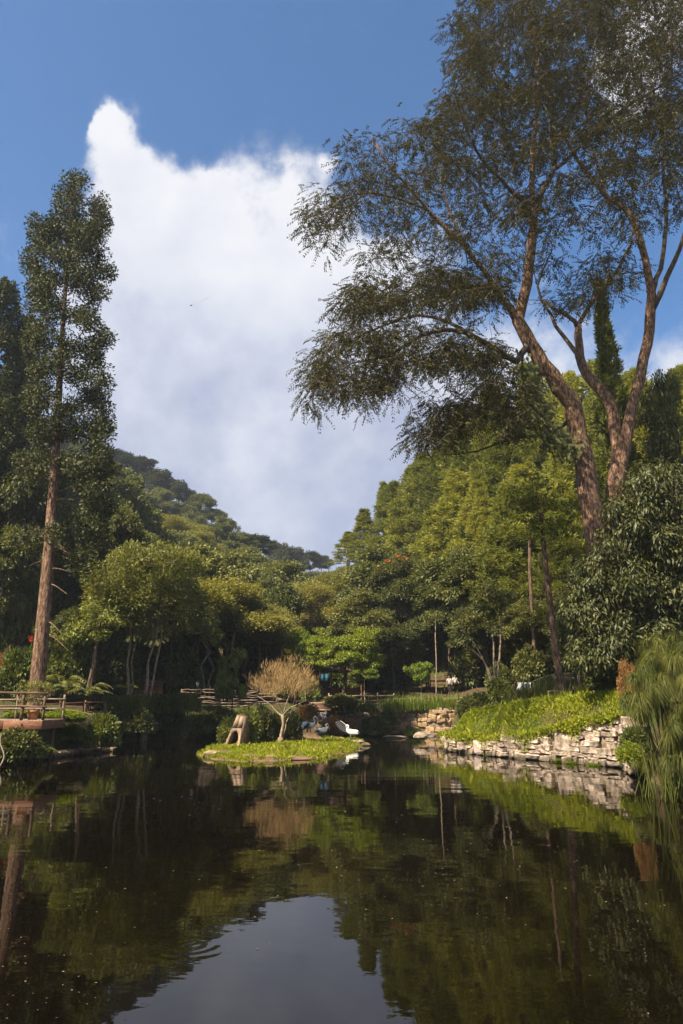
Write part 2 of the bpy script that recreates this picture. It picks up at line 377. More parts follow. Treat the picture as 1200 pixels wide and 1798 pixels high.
def water_mat():
    m, nt, out = new_mat('pond_water')
    N, K = nt.nodes, nt.links
    tc = N.new('ShaderNodeTexCoord')
    def noise(sc, det, stretch):
        mp = N.new('ShaderNodeMapping'); mp.inputs['Scale'].default_value = stretch
        K.new(tc.outputs['Object'], mp.inputs[0])
        n = N.new('ShaderNodeTexNoise'); n.inputs['Scale'].default_value = sc; n.inputs['Detail'].default_value = det
        K.new(mp.outputs[0], n.inputs['Vector']); return n.outputs[0]
    a = noise(0.55, 2, (1, 1.6, 1)); b2 = noise(3.2, 2, (1, 1.5, 1))
    def mm(op, x, y):
        n = N.new('ShaderNodeMath'); n.operation = op
        for i, q in enumerate((x, y)):
            if isinstance(q, (int, float)): n.inputs[i].default_value = q
            else: K.new(q, n.inputs[i])
        return n.outputs[0]
    # breeze patches make the far water rougher than the near
    patch = noise(0.07, 2, (1, 1, 1))
    h = mm('ADD', mm('MULTIPLY', a, 0.030), mm('MULTIPLY', b2, 0.0045))
    sep = N.new('ShaderNodeSeparateXYZ'); K.new(tc.outputs['Object'], sep.inputs[0])
    for (cx, cy, R0, lam, amp) in ((*G(335, 1658)[:2], 0.95, 0.16, 0.0008), (*G(470, 1560)[:2], 1.1, 0.2, 0.0004)):
        dx = mm('SUBTRACT', sep.outputs[0], cx); dy = mm('SUBTRACT', sep.outputs[1], cy)
        rr = mm('SQRT', mm('ADD', mm('MULTIPLY', dx, dx), mm('MULTIPLY', dy, dy)), 0)
        env = N.new('ShaderNodeMapRange'); env.interpolation_type = 'SMOOTHSTEP'
        K.new(rr, env.inputs[0]); env.inputs[1].default_value = R0; env.inputs[2].default_value = R0 * 0.3; 
        h = mm('ADD', h, mm('MULTIPLY', mm('MULTIPLY', mm('SINE', mm('MULTIPLY', rr, 2 * math.pi / lam), 0), env.outputs[0]), amp))
    bp = N.new('ShaderNodeBump'); bp.inputs['Strength'].default_value = 1.0; bp.inputs['Distance'].default_value = 0.23
    K.new(h, bp.inputs['Height'])
    b = N.new('ShaderNodeBsdfPrincipled')
    murk = ramp_node(nt, patch, [(0.0026, 0.0018, 0.0009), (0.0045, 0.0030, 0.0014)], [0.35, 0.65])
    K.new(murk, b.inputs['Base Color'])
    b.inputs['Roughness'].default_value = 0.015; b.inputs['IOR'].default_value = 1.33
    b.inputs['Specular IOR Level'].default_value = 0.5
    K.new(bp.outputs[0], b.inputs['Normal'])
    K.new(b.outputs[0], out.inputs[0])
    return m
WATER = water_mat()

# ------------------------------------------------------------------ terrain
POND = [(-14, 1.5), (-15.5, 14)] + [tuple(G(*p)[:2]) for p in ((-60, 1356), (0, 1340), (60, 1335), (130, 1326), (205, 1319), (214, 1308), (250, 1301), (330, 1296),
        (420, 1292), (520, 1291), (600, 1291), (720, 1291), (824, 1294), (806, 1303), (775, 1318), (850, 1327), (940, 1335), (1030, 1343), (1095, 1349), (1120, 1372), (1180, 1392))] + [(12.2, 15), (13, 1.5), (0, -1.5)]
POND = np.array(POND)
def sdist(pts, poly):
    """signed distance to a polygon (positive outside)"""
    a = poly; b = np.roll(poly, -1, 0)
    d = np.full(len(pts), 1e9); inside = np.zeros(len(pts), bool)
    for p, q in zip(a, b):
        e = q - p; w = pts - p
        t = np.clip((w @ e) / (e @ e), 0, 1)
        d = np.minimum(d, np.hypot(*(w - t[:, None] * e).T))
        c = ((p[1] > pts[:, 1]) != (q[1] > pts[:, 1]))
        with np.errstate(divide='ignore', invalid='ignore'):
            xi = (q[0] - p[0]) * (pts[:, 1] - p[1]) / (q[1] - p[1] + 1e-12) + p[0]
        inside ^= c & (pts[:, 0] < xi)
    return np.where(inside, -d, d)
CTRL = [tuple(P(*q)) for q in (
    # left bank and hill
    (60, 1262, 36), (0, 1262, 34), (180, 1256, 46), (280, 1252, 52), (330, 1240, 58), (60, 1255, 42), (200, 1240, 58), (420, 1240, 62), (330, 1225, 75), (100, 1225, 60), (-100, 1230, 45),
    (200, 850, 205), (375, 945, 200), (100, 790, 205), (0, 740, 205), (430, 1000, 170), (480, 1020, 180), (560, 1030, 270), (300, 1000, 140), (200, 990, 120), (100, 1000, 95), (0, 990, 85), (400, 1110, 110), (0, 1120, 65), (200, 1160, 80), (-200, 950, 80), (-300, 700, 200),
    # valley
    (560, 1236, 62), (560, 1228, 75), (560, 1200, 100), (560, 1120, 160), (640, 1236, 62), (700, 1236, 62), (760, 1232, 64), (820, 1232, 62), (540, 1080, 210),
    # right bank and hill
    (1080, 1222, 35), (1000, 1230, 38), (930, 1247, 41), (860, 1270, 45), (810, 1284, 46.5), (870, 1238, 52), (950, 1222, 50), (1050, 1208, 44), (1180, 1215, 32), (1250, 1230, 26), (1130, 1200, 38),
    (620, 1050, 150), (680, 1000, 130), (750, 950, 120), (850, 900, 115), (950, 860, 110), (1100, 830, 110), (1250, 800, 110), (700, 1150, 85), (850, 1110, 82), (1000, 1060, 75), (1250, 1000, 75), (720, 1215, 70), (850, 1205, 64), (1000, 1180, 56), (1200, 1150, 48), (1500, 1000, 60))]
CTRL += [(-20, 8, 1.7), (-18, -3, 1.6), (18, 8, 1.7), (18, -3, 1.6), (0, -8, 1.1), (-60, -40, 4), (60, -40, 4), (0, -60, 3), (-200, -100, 20), (200, -100, 20),
         (-250, 150, 70), (250, 150, 70), (-300, 400, 90), (300, 400, 90), (0, 500, 50), (-600, 600, 90), (600, 600, 90), (-700, 0, 40), (700, 0, 40), (0, -600, 20), (-14, 24, 1.8), (-40, 25, 4), (40, 25, 8)]
CTRL = np.array(CTRL)
def height(x, y):
    pts = np.stack([np.ravel(x), np.ravel(y)], 1).astype(float)
    num = np.zeros(len(pts)); den = np.zeros(len(pts))
    for c in CTRL:
        d2 = (pts[:, 0] - c[0]) ** 2 + (pts[:, 1] - c[1]) ** 2
        w = 1 / (d2 + 2.0) ** 1.6
        num += w * c[2]; den += w
    z = num / den
    r = np.hypot(pts[:, 0], pts[:, 1])
    z += (np.sin(pts[:, 0] * 0.9) * np.cos(pts[:, 1] * 0.7 + 1) * 0.08 + np.sin(pts[:, 0] * 0.13 + 2) * np.sin(pts[:, 1] * 0.11) * np.clip(r / 80 - 0.8, 0, 2.0))
    s = sdist(pts, POND)
    k = np.clip((s + 0.1) / 1.5, 0, 1); k = k * k * (3 - 2 * k)
    return np.where(s < -0.1, -0.9, -0.9 + (z + 0.9) * k).reshape(np.shape(x))
def hz(x, y): return float(height(np.array([x]), np.array([y]))[0])
def axis(lo, a, b, hi, fine, n):
    mid = np.arange(a, b + 1e-6, fine)
    g = np.linspace(0, 1, n + 1)[1:] ** 2
    return np.concatenate([(a - g * (a - lo))[::-1], mid, b + g * (hi - b)])
gx = axis(-700, -42, 42, 700, 0.55, 34); gy = axis(-620, -10, 72, 620, 0.55, 40)
XX, YY = np.meshgrid(gx, gy)
ZZ = height(XX, YY)
nx_, ny_ = len(gx), len(gy)
ii = np.arange(nx_ * ny_).reshape(ny_, nx_)
quads = np.stack([ii[:-1, :-1].ravel(), ii[:-1, 1:].ravel(), ii[1:, 1:].ravel(), ii[1:, :-1].ravel()], 1)
tag(link('ground', mesh_np('ground', np.stack([XX.ravel(), YY.ravel(), ZZ.ravel()], 1), quads, GROUND, True)), kind='structure')
wv = [(-40, -6, 0), (40, -6, 0), (40, 70, 0), (-40, 70, 0)]
tag(link('pond_water', mesh_np('pond_water', wv, np.array([[0, 1, 2, 3]]), WATER)), kind='structure')

# island
ISL = np.array([tuple(G(*p)[:2]) for p in ((344, 1325), (372, 1333), (430, 1338), (500, 1336), (565, 1331), (612, 1322), (641, 1308), (636, 1302), (590, 1298), (520, 1297), (450, 1300), (395, 1307), (362, 1316))])
def isl_h(x, y):
    p = np.stack([np.ravel(x), np.ravel(y)], 1).astype(float)
    s = -sdist(p, ISL)
    w = np.sin(p[:, 0] * 2.3 + 1) * np.cos(p[:, 1] * 1.9) * 0.03 + np.sin(p[:, 0] * 6 + p[:, 1] * 5) * 0.012
    return (np.clip(s * 0.35, -0.4, 0.10) + 0.16 * (1 - np.exp(-np.clip(s, 0, 9) * 0.8)) + w).reshape(np.shape(x))
xs = np.arange(ISL[:, 0].min() - 0.6, ISL[:, 0].max() + 0.6, 0.2); ys = np.arange(ISL[:, 1].min() - 0.8, ISL[:, 1].max() + 0.8, 0.25)
IX, IY = np.meshgrid(xs, ys); IZ = isl_h(IX, IY)
ii = np.arange(IX.size).reshape(IX.shape)
quads = np.stack([ii[:-1, :-1].ravel(), ii[:-1, 1:].ravel(), ii[1:, 1:].ravel(), ii[1:, :-1].ravel()], 1)
keep = (IZ.ravel()[quads] > -0.3).any(1)
tag(link('island_ground', mesh_np('island_ground', np.stack([IX.ravel(), IY.ravel(), IZ.ravel()], 1), quads[keep], SOIL, True)), kind='structure')
def iz(x, y): return float(isl_h(np.array([x]), np.array([y]))[0])
# ------------------------------------------------------------------ tree machinery
class Skel:
    def __init__(s): s.p = np.zeros((0, 3)); s.par = []; s.ov = []; s.ok = []
    def chain(s, pts, radii, parent=-1, ok=True):
        pts = np.asarray(pts, dtype=float)
        base = len(s.par)
        for i in range(len(pts)):
            s.par.append(parent if i == 0 else base + i - 1)
            s.ov.append(float(radii[i])); s.ok.append(ok if isinstance(ok, bool) else ok[i])
        s.p = np.concatenate([s.p, pts]); return base, base + len(pts) - 1
    def near(s, q):
        return int(np.argmin(np.linalg.norm(s.p - np.asarray(q), axis=1)))
    def connect(s, att, seg=0.7, rt=0.012, down=0.8, jit=0.06, lift=0.15, r=rs):
        att = np.asarray(att)
        d0 = np.array([np.min(np.linalg.norm(s.p - a, axis=1)) for a in att])
        tips = []
        cap = len(s.par) + 60000
        for i in np.argsort(d0):
            a = att[i]; v = a - s.p; d = np.linalg.norm(v, axis=1) + 1e-6
            cost = d * (1 + down * np.clip(-v[:, 2] / d, 0, 1)) + np.where(np.array(s.ok), 0, 1e6)
            n = int(np.argmin(cost)); L = d[n]
            k = max(2, int(L / seg) + 1)
            st = s.p[n]; pd = s.p[n] - s.p[s.par[n]] if s.par[n] >= 0 else np.array([0, 0, 1.0])
            pd = pd / (np.linalg.norm(pd) + 1e-9)
            c = st + (a - st) * 0.45 + pd * L * lift + np.array([0, 0, L * lift * 0.5])
            t = np.linspace(0, 1, k + 1)[1:, None]
            pts = (1 - t) ** 2 * st + 2 * t * (1 - t) * c + t ** 2 * a
            pts[:-1] += r.normal(size=(k - 1, 3)) * jit * L / k * 1.5 if k > 1 else 0
            _, e = s.chain(pts, [rt] * k, n)
            tips.append(e)
        return tips
    def radii(s, e=2.2):
        n = len(s.par); acc = np.zeros(n)
        ov = np.array(s.ov); r = np.zeros(n)
        for i in range(n - 1, -1, -1):
            r[i] = max(ov[i], acc[i] ** (1 / e) if acc[i] > 0 else 0)
            if s.par[i] >= 0: acc[s.par[i]] += r[i] ** e
        s.r = r; return r
    def cap_r(s, f=0.8):
        for i in range(len(s.par)):
            if s.par[i] >= 0: s.r[i] = min(s.r[i], s.r[s.par[i]])
    def tubes(s, mb, big=0.1, mb2=None, split=0.0):
        n = len(s.par); ch = [[] for _ in range(n)]; roots = []
        for i, p in enumerate(s.par): (ch[p] if p >= 0 else roots).append(i)
        stack = [(r, None) for r in roots]
        while stack:
            i, pre = stack.pop()
            idx = [] if pre is None else [pre]
            rr = [] if pre is None else [min(s.r[pre], s.r[i] * 1.15)]
            while True:
                idx.append(i); rr.append(s.r[i])
                if not ch[i]: break
                m = max(ch[i], key=lambda c: s.r[c])
                for c in ch[i]:
                    if c != m: stack.append((c, i))
                i = m
            if len(idx) < 2: continue
            sd = 12 if rr[0] > big else (7 if rr[0] > big * 0.4 else (5 if rr[0] > 0.03 else 3))
            tube(mb2 if mb2 is not None and rr[0] < split else mb, s.p[idx], rr, sd, cap=False)

def smooth_path(pts, n):
    """Catmull-Rom resample of a polyline"""
    p = np.asarray([tuple(q) for q in pts], dtype=float)
    p = np.concatenate([[2 * p[0] - p[1]], p, [2 * p[-1] - p[-2]]])
    out = []
    k = len(p) - 3
    for j in range(n):
        t = j / (n - 1) * k; i = min(int(t), k - 1); u = t - i
        a, b, c, d = p[i:i + 4]
        out.append(0.5 * (2 * b + (c - a) * u + (2 * a - 5 * b + 4 * c - d) * u * u + (3 * b - a - 3 * c + d) * u ** 3))
    return np.array(out)

def spray(tips, per, rad, L, W, r=rs, up=0.8, droop=0.25, flat=0.5, out_from=None, outw=0.5):
    """leaf quads scattered round every tip"""
    tips = np.asarray(tips); n = len(tips) * per
    c = np.repeat(tips, per, 0)
    off = sph(n, r) * (r.uniform(0.15, 1, n) ** 0.55)[:, None] * rad
    off[:, 2] *= flat
    pos = c + off
    d = unit(off) * 0.6 + sph(n, r) * 0.7
    if out_from is not None: d += unit(pos - out_from) * outw
    d[:, 2] -= droop
    nn = sph(n, r) * (1 - up) + np.array([0, 0, up]) + unit(off) * 0.35
    return leaf_arrays(pos, d, nn, L * r.uniform(0.65, 1.25, n), W * r.uniform(0.65, 1.25, n))

def sprigs(tips, k, m, length, L, W, r, droop=0.35, rad=0.5):
    """small drooping twigs round every tip, each with two rows of leaves"""
    tips = np.asarray(tips); n = len(tips) * k
    off = sph(n, r) * (r.uniform(0, 1, n) ** 0.6)[:, None] * rad; off[:, 2] *= 0.45
    st = np.repeat(tips, k, 0) + off
    d = unit(off + 1e-6) * 0.8 + sph(n, r) * 0.6; d[:, 2] = d[:, 2] * 0.4 - droop * r.uniform(0.2, 1.5, n)
    d = unit(d); ln = length * r.uniform(0.6, 1.2, n)
    side = unit(np.cross(d, np.array([0, 0, 1.0]) + sph(n, r) * 0.25))
    T = np.tile(np.repeat(np.linspace(0.15, 1.0, m // 2), 2), n)
    sg = np.tile([1.0, -1.0], n * (m // 2))
    rp = lambda a: np.repeat(a, m, 0)
    pos = rp(st) + rp(d) * (rp(ln) * T)[:, None]; pos[:, 2] -= 0.25 * rp(ln) * T ** 2
    dd = rp(d) * 0.7 + rp(side) * sg[:, None] * 0.8 + sph(n * m, r) * 0.3; dd[:, 2] -= 0.3
    nn = np.array([0, 0, 1.0]) + sph(n * m, r) * 0.55
    v, q = leaf_arrays(pos, dd, nn, L * r.uniform(0.7, 1.25, n * m), W * r.uniform(0.7, 1.25, n * m))
    v2, q2 = leaf_arrays(st, d - np.array([0, 0, 0.12]), sph(n, r), ln, np.full(n, 0.022), 0)
    return np.concatenate([v, v2]), np.concatenate([q, q2 + len(v)])

def proto(trunk_mb, leaves, bark, leafm, H, R_, extra=()):
    parts = [('trunk', trunk_mb.mesh('trunk', bark, True)), ('crown', mesh_np('crown', leaves[0], leaves[1], leafm))]
    for nm, v, q, mt in extra: parts.append((nm, mesh_np(nm, v, q, mt)))
    return dict(parts=parts, H=H, R=R_)
def plant(pr, name, label, cat, loc, rz=0, scale=1, group=None):
    t = thing(name, label, cat, loc, rz, group, scale)
    for nm, me in pr['parts']: link(nm, me, t)
    return t

def make_broad(seed, H, R_, n_clump, per, leafL, leafW, bark, leafm, stems=1, low=0.3, flat=0.55, lump=0.33, tr=0.2, up=0.7, droop=0.25, spread=0.15, extra_flower=0):
    r = np.random.RandomState(seed)
    s = Skel(); cz = H * (low + 1) / 2; ch = H * (1 - low) / 2
    for k in range(stems):
        a = k * 2.4 + r.uniform(0, 1)
        o = np.array([math.cos(a), math.sin(a)]) * (0.0 if stems == 1 else 0.12 * R_)
        top = np.array([math.cos(a), math.sin(a)]) * (spread * R_ * (0.4 if stems == 1 else 2.2))
        pts = [(o[0] * (1 - t) + top[0] * t + r.normal() * 0.03 * R_ * (t > 0), o[1] * (1 - t) + top[1] * t + r.normal() * 0.03 * R_ * (t > 0), -0.6 + t * (H * 0.78 + 0.6)) for t in np.linspace(0, 1, 9)]
        s.chain(pts, tr * np.linspace(1.0, 0.25, 9) * (1 if stems == 1 else 0.6), -1, [t >= low * 0.8 for t in np.linspace(0, 1, 9)])
    # big lumps carry small clumps so the outline is uneven
    nl = 11
    d = sph(nl * 4, r); d = d[d[:, 2] > -0.55][:nl]
    lc = d * np.array([R_, R_, ch]) * r.uniform(0.5, 0.75, (len(d), 1)) + np.array([0, 0, cz])
    lr = R_ * lump * r.uniform(0.75, 1.35, len(d))
    att = []
    while len(att) < n_clump:
        j = r.randint(len(lc)); q = sph(1, r)[0]
        if q[2] < -0.35: q[2] *= -0.5
        q = lc[j] + q * lr[j] * r.uniform(0.6, 1.0) * np.array([1, 1, 0.75])
        if q[2] > H * low * 0.8: att.append(q)
    att = np.array(att)
    s.connect(att, 1.0, 0.012, r=r)
    s.radii(); s.cap_r()
    mb = MB(); s.tubes(mb)
    v, q = spray(att, per, R_ * 0.17, leafL, leafW, r, up, droop, flat, np.array([0, 0, cz]), 0.5)
    ex = []
    if extra_flower:
        topi = np.argsort(-att[:, 2] + r.uniform(0, 4, len(att)))[:extra_flower]
        for c_ in att[topi] + (att[topi] - [0, 0, cz]) * 0.06:
            fv, fq = spray([c_], 26, 0.3, 0.26, 0.16, r, 0.3, -0.4, 0.7)
            ex.append(('flower_cluster', fv, fq, FLOWER))
    return proto(mb, (v, q), bark, leafm, H, R_, ex)

def make_pine(seed, H, R_, n, per, leafm, bark, low=0.3, L=0.45, W=0.10, tr=0.28, conical=1.0, irregular=0.25):
    r = np.random.RandomState(seed)
    s = Skel()
    z = np.linspace(-0.6, H, 14)
    s.chain([(r.normal() * 0.04, r.normal() * 0.04, q) for q in z], tr * np.linspace(1, 0.12, 14), -1, [q > H * low * 0.7 for q in z])
    att = []
    lob = r.uniform(0, 6.28, 3)
    while len(att) < n:
        t = r.uniform(0, 1) ** 0.9; a = r.uniform(0, 6.283)
        rr = R_ * ((1 - t) ** conical * 0.92 + 0.06) * (1 + irregular * math.sin(3 * a + lob[0] + t * 9) + irregular * 0.6 * math.sin(t * 40 + a + lob[1]))
        u = r.uniform(0.3, 1) ** 0.6
        att.append((math.cos(a) * rr * u, math.sin(a) * rr * u, H * (low + (1 - low) * t) + u * rr * 0.12))
    att = np.array(att)
    s.connect(att, 0.9, 0.012, down=0.2, lift=0.08, r=r)
    s.radii(); s.cap_r()
    mb = MB(); s.tubes(mb)
    m = len(att) * per
    c = np.repeat(att, per, 0)
    d = sph(m, r); d[:, 2] = np.abs(d[:, 2]) * 0.9 - 0.1
    d[:, :2] += unit(c[:, :2]) * 0.5
    pos = c + sph(m, r) * 0.28 * (R_ / 3.5)
    v, q = leaf_arrays(pos, d, sph(m, r), L * r.uniform(0.6, 1.2, m), W * r.uniform(0.7, 1.3, m))
    return proto(mb, (v, q), bark, leafm, H, R_)

# ------------------------------------------------------------------ the great tree on the right
def in_poly(x, y, poly):
    return sdist(np.array([[x, y]], float), np.array(poly, float))[0] < 0
def great_tree():
    D = 37.0
    base = P(1062, 1215, D); base.z = hz(base.x, base.y) - 0.3
    root = thing('rain_tree', 'giant forked tree with reddish trunks and wide layered dark crown above the pines', 'tree', base)
    org = np.array(base)
    s = Skel()
    def limb(px, d0, d1, r0, r1, n, parent=None):
        d0, d1 = D + (d0 - D) * 1.4, D + (d1 - D) * 1.4
        ds = np.linspace(d0, d1, len(px))
        pts = smooth_path([P(a, b, c) for (a, b), c in zip(px, ds)], n) - org
        w = np.random.RandomState(len(s.par)).normal(size=pts.shape) * 0.045; w[0] = 0
        pts = pts + w
        par = -1 if parent is None else s.near(np.array(P(parent[0], parent[1], D + (parent[2] - D) * 1.4)) - org)
        return s.chain(pts, np.linspace(r0, r1, n) * 1.22, par)
    limb([(1060, 1240), (1058, 1080), (1050, 960), (1032, 860), (1014, 760), (1008, 715), (985, 680), (950, 632), (925, 592), (912, 562)], D, D - 0.5, 0.56, 0.3, 22)
    limb([(912, 555), (928, 480), (934, 410), (938, 375)], D - 0.5, D - 1.5, 0.27, 0.2, 9, (912, 562, D - 0.5))
    limb([(937, 360), (935, 320), (938, 250), (946, 150), (940, 60), (930, -60)], D - 1.5, D - 3.5, 0.15, 0.05, 12, (938, 375, D - 1.5))
    limb([(943, 360), (958, 325), (976, 290), (970, 210), (960, 130), (990, 40)], D - 1.5, D - 0.5, 0.15, 0.05, 12, (938, 375, D - 1.5))
    limb([(990, 286), (1040, 235), (1090, 195), (1150, 155), (1215, 120)], D - 1.2, D - 3.5, 0.1, 0.04, 9, (976, 290, D - 1.2))
    limb([(930, 370), (902, 338), (856, 292), (820, 230), (800, 160)], D - 1.5, D - 4.5, 0.11, 0.04, 9, (938, 375, D - 1.5))
    limb([(905, 560), (880, 520), (850, 475), (815, 432), (757, 375), (733, 344), (690, 300), (660, 255)], D - 0.5, D - 3.5, 0.16, 0.04, 15, (912, 562, D - 0.5))
    limb([(750, 368), (690, 345), (640, 338), (590, 360), (540, 385)], D - 2.6, D - 4, 0.07, 0.025, 8, (757, 375, D - 2.4))
    limb([(815, 425), (790, 370), (775, 310), (770, 250)], D - 2, D - 1, 0.08, 0.03, 7, (815, 432, D - 1.8))
    limb([(925, 610), (905, 633), (861, 604), (803, 581), (745, 587), (692, 618), (617, 640)], D - 0.5, D - 4.5, 0.17, 0.03, 14, (925, 592, D - 0.4))
    limb([(900, 540), (850, 499), (780, 512), (700, 535), (610, 560)], D - 0.7, D + 2.5, 0.11, 0.025, 11, (905, 555, D - 0.5))
    limb([(820, 583), (760, 556), (690, 565), (620, 600), (560, 650)], D - 2, D + 1.5, 0.09, 0.025, 10, (803, 581, D - 2.2))
    limb([(955, 650), (920, 697), (873, 692), (826, 726), (756, 773)], D - 0.2, D - 3, 0.11, 0.025, 10, (960, 645, D - 0.3))
    limb([(1008, 735), (955, 762), (902, 767), (838, 790), (770, 800)], D, D + 2.5, 0.1, 0.025, 9, (1010, 735, D))
    limb([(1070, 1000), (1072, 930), (1086, 830), (1080, 745), (1066, 698), (1030, 655), (1018, 615), (1015, 578)], D, D + 1.5, 0.38, 0.19, 18, (1058, 1020, D))
    limb([(1010, 565), (985, 548), (966, 537), (955, 528)], D + 1.5, D + 2.5, 0.12, 0.09, 5, (1015, 578, D + 1.5))
    limb([(1016, 570), (1048, 517), (1083, 476), (1106, 430), (1115, 380)], D + 1.5, D + 3.5, 0.13, 0.05, 9, (1015, 578, D + 1.5))
    limb([(1020, 630), (990, 590), (966, 553), (945, 500), (970, 440)], D + 1.5, D + 4, 0.13, 0.04, 9, (1020, 620, D + 1.4))
    limb([(1086, 840), (1100, 760), (1130, 640), (1141, 563), (1139, 470), (1107, 380), (1060, 338), (1013, 280), (984, 222)], D + 0.5, D - 1.5, 0.3, 0.06, 24, (1086, 830, D + 0.4))
    limb([(1142, 552), (1177, 476), (1200, 417), (1240, 330)], D - 0.3, D - 2, 0.16, 0.06, 8, (1141, 563, D - 0.3))
    limb([(1150, 500), (1159, 467), (1171, 373), (1165, 292), (1159, 204), (1130, 100)], D - 0.4, D + 1, 0.13, 0.05, 12, (1146, 520, D - 0.4))
    limb([(1060, 335), (1040, 260), (1030, 180), (1050, 90)], D - 1, D + 2, 0.07, 0.03, 8, (1060, 338, D - 1))
    r = np.random.RandomState(5)
    polys = [([(835, -60), (785, 60), (802, 110), (750, 170), (715, 215), (650, 215), (605, 255), (600, 305), (525, 372), (512, 390), (545, 415), (562, 440), (612, 408), (660, 425), (720, 440), (790, 470), (880, 480), (960, 440), (1010, 400), (1060, 420), (1230, 380), (1230, -60)], 1050, 6.0),
             ([(830, -60), (800, 60), (780, 150), (740, 220), (760, 300), (860, 330), (950, 250), (1060, 230), (1220, 220), (1220, -60)], 560, 5.0),
             ([(572, 545), (620, 505), (690, 475), (760, 455), (880, 480), (900, 540), (820, 545), (760, 530), (660, 555), (600, 565)], 210, 5.5),
             ([(532, 640), (570, 590), (640, 570), (720, 560), (800, 580), (860, 610), (810, 640), (740, 640), (690, 690), (650, 725), (600, 690), (552, 715), (530, 690)], 310, 5.5),
             ([(715, 795), (730, 735), (790, 690), (850, 672), (930, 680), (960, 720), (930, 760), (860, 765), (800, 780)], 175, 4.5),
             ([(960, 470), (1040, 440), (1110, 420), (1120, 480), (1060, 530), (1000, 560), (960, 545)], 70, 4.0),
             ([(780, 590), (880, 600), (920, 650), (880, 680), (800, 650)], 60, 4.0),
             ([(640, 410), (720, 430), (800, 460), (880, 490), (860, 560), (760, 600), (680, 560), (620, 500)], 70, 5.0),
             ([(720, 600), (830, 620), (900, 680), (800, 720), (730, 700)], 40, 4.0),
             ([(900, -60), (1220, -60), (1220, 260), (1050, 330), (930, 300)], 230, 6.0)]
    att = []
    for poly, n, dep in polys:
        pa = np.array(poly, float); k = 0
        lo, hi = pa.min(0), pa.max(0)
        while k < n:
            c = r.uniform(lo, hi, (200, 2)); sd_ = sdist(c, pa); c = c[sd_ < -4 + 16 * np.sin(c[:, 0] * 0.085 + 1) * np.sin(c[:, 1] * 0.11) + 9 * np.sin(c[:, 0] * 0.23 + c[:, 1] * 0.19)]
            for x, y in c[:n - k]:
                # thin out in soft patches so that sky shows through
                if math.sin(x * 0.031 + y * 0.017) * math.sin(y * 0.043 - x * 0.012 + 1.3) < -0.5 and r.rand() < 0.7: continue
                att.append(np.array(P(x, y, D - 1.4 + r.uniform(-dep, dep) * 1.4)) - org); k += 1
    att = np.array(att)
    s.connect(att, 0.75, 0.0115, down=0.5, jit=0.12, lift=0.10, r=r)
    s.radii(2.5); s.cap_r()
    mb = MB(); mb2 = MB(); s.tubes(mb, 0.12, mb2, 0.24)
    link('trunk', mb.mesh('trunk', BARK_RED, True), root)
    link('limbs', mb2.mesh('limbs', BARK_DARK, True), root)  # same tree as the red trunk; darker bark colour stands in for crown shade
    v, q = sprigs(att, 8, 14, 0.8, 0.165, 0.064, r, 0.4, 0.72)
    link('crown', mesh_np('crown', v, q, LEAF_RAIN), root)
    # climber leaves hanging on the lower limb
    path = smooth_path([P(920, 640, D - 1), P(940, 700, D - 1), P(965, 760, D - 1), P(1000, 790, D - 0.9)], 40) - org
    n = 900
    c = path[r.randint(0, 40, n)] + r.normal(size=(n, 3)) * np.array([0.38, 0.38, 0.42])
    v, q = leaf_arrays(c, sph(n, r) * 0.4 + [0, -0.2, -0.8], sph(n, r) * 0.5 + [0, -0.7, 0.4], r.uniform(0.18, 0.4, n), r.uniform(0.16, 0.32, n))
    tag(link('climbing_vine', mesh_np('climbing_vine', v, q, LEAF_DARK), root), 'dark leafy climber hanging from the leaning limb')
great_tree()

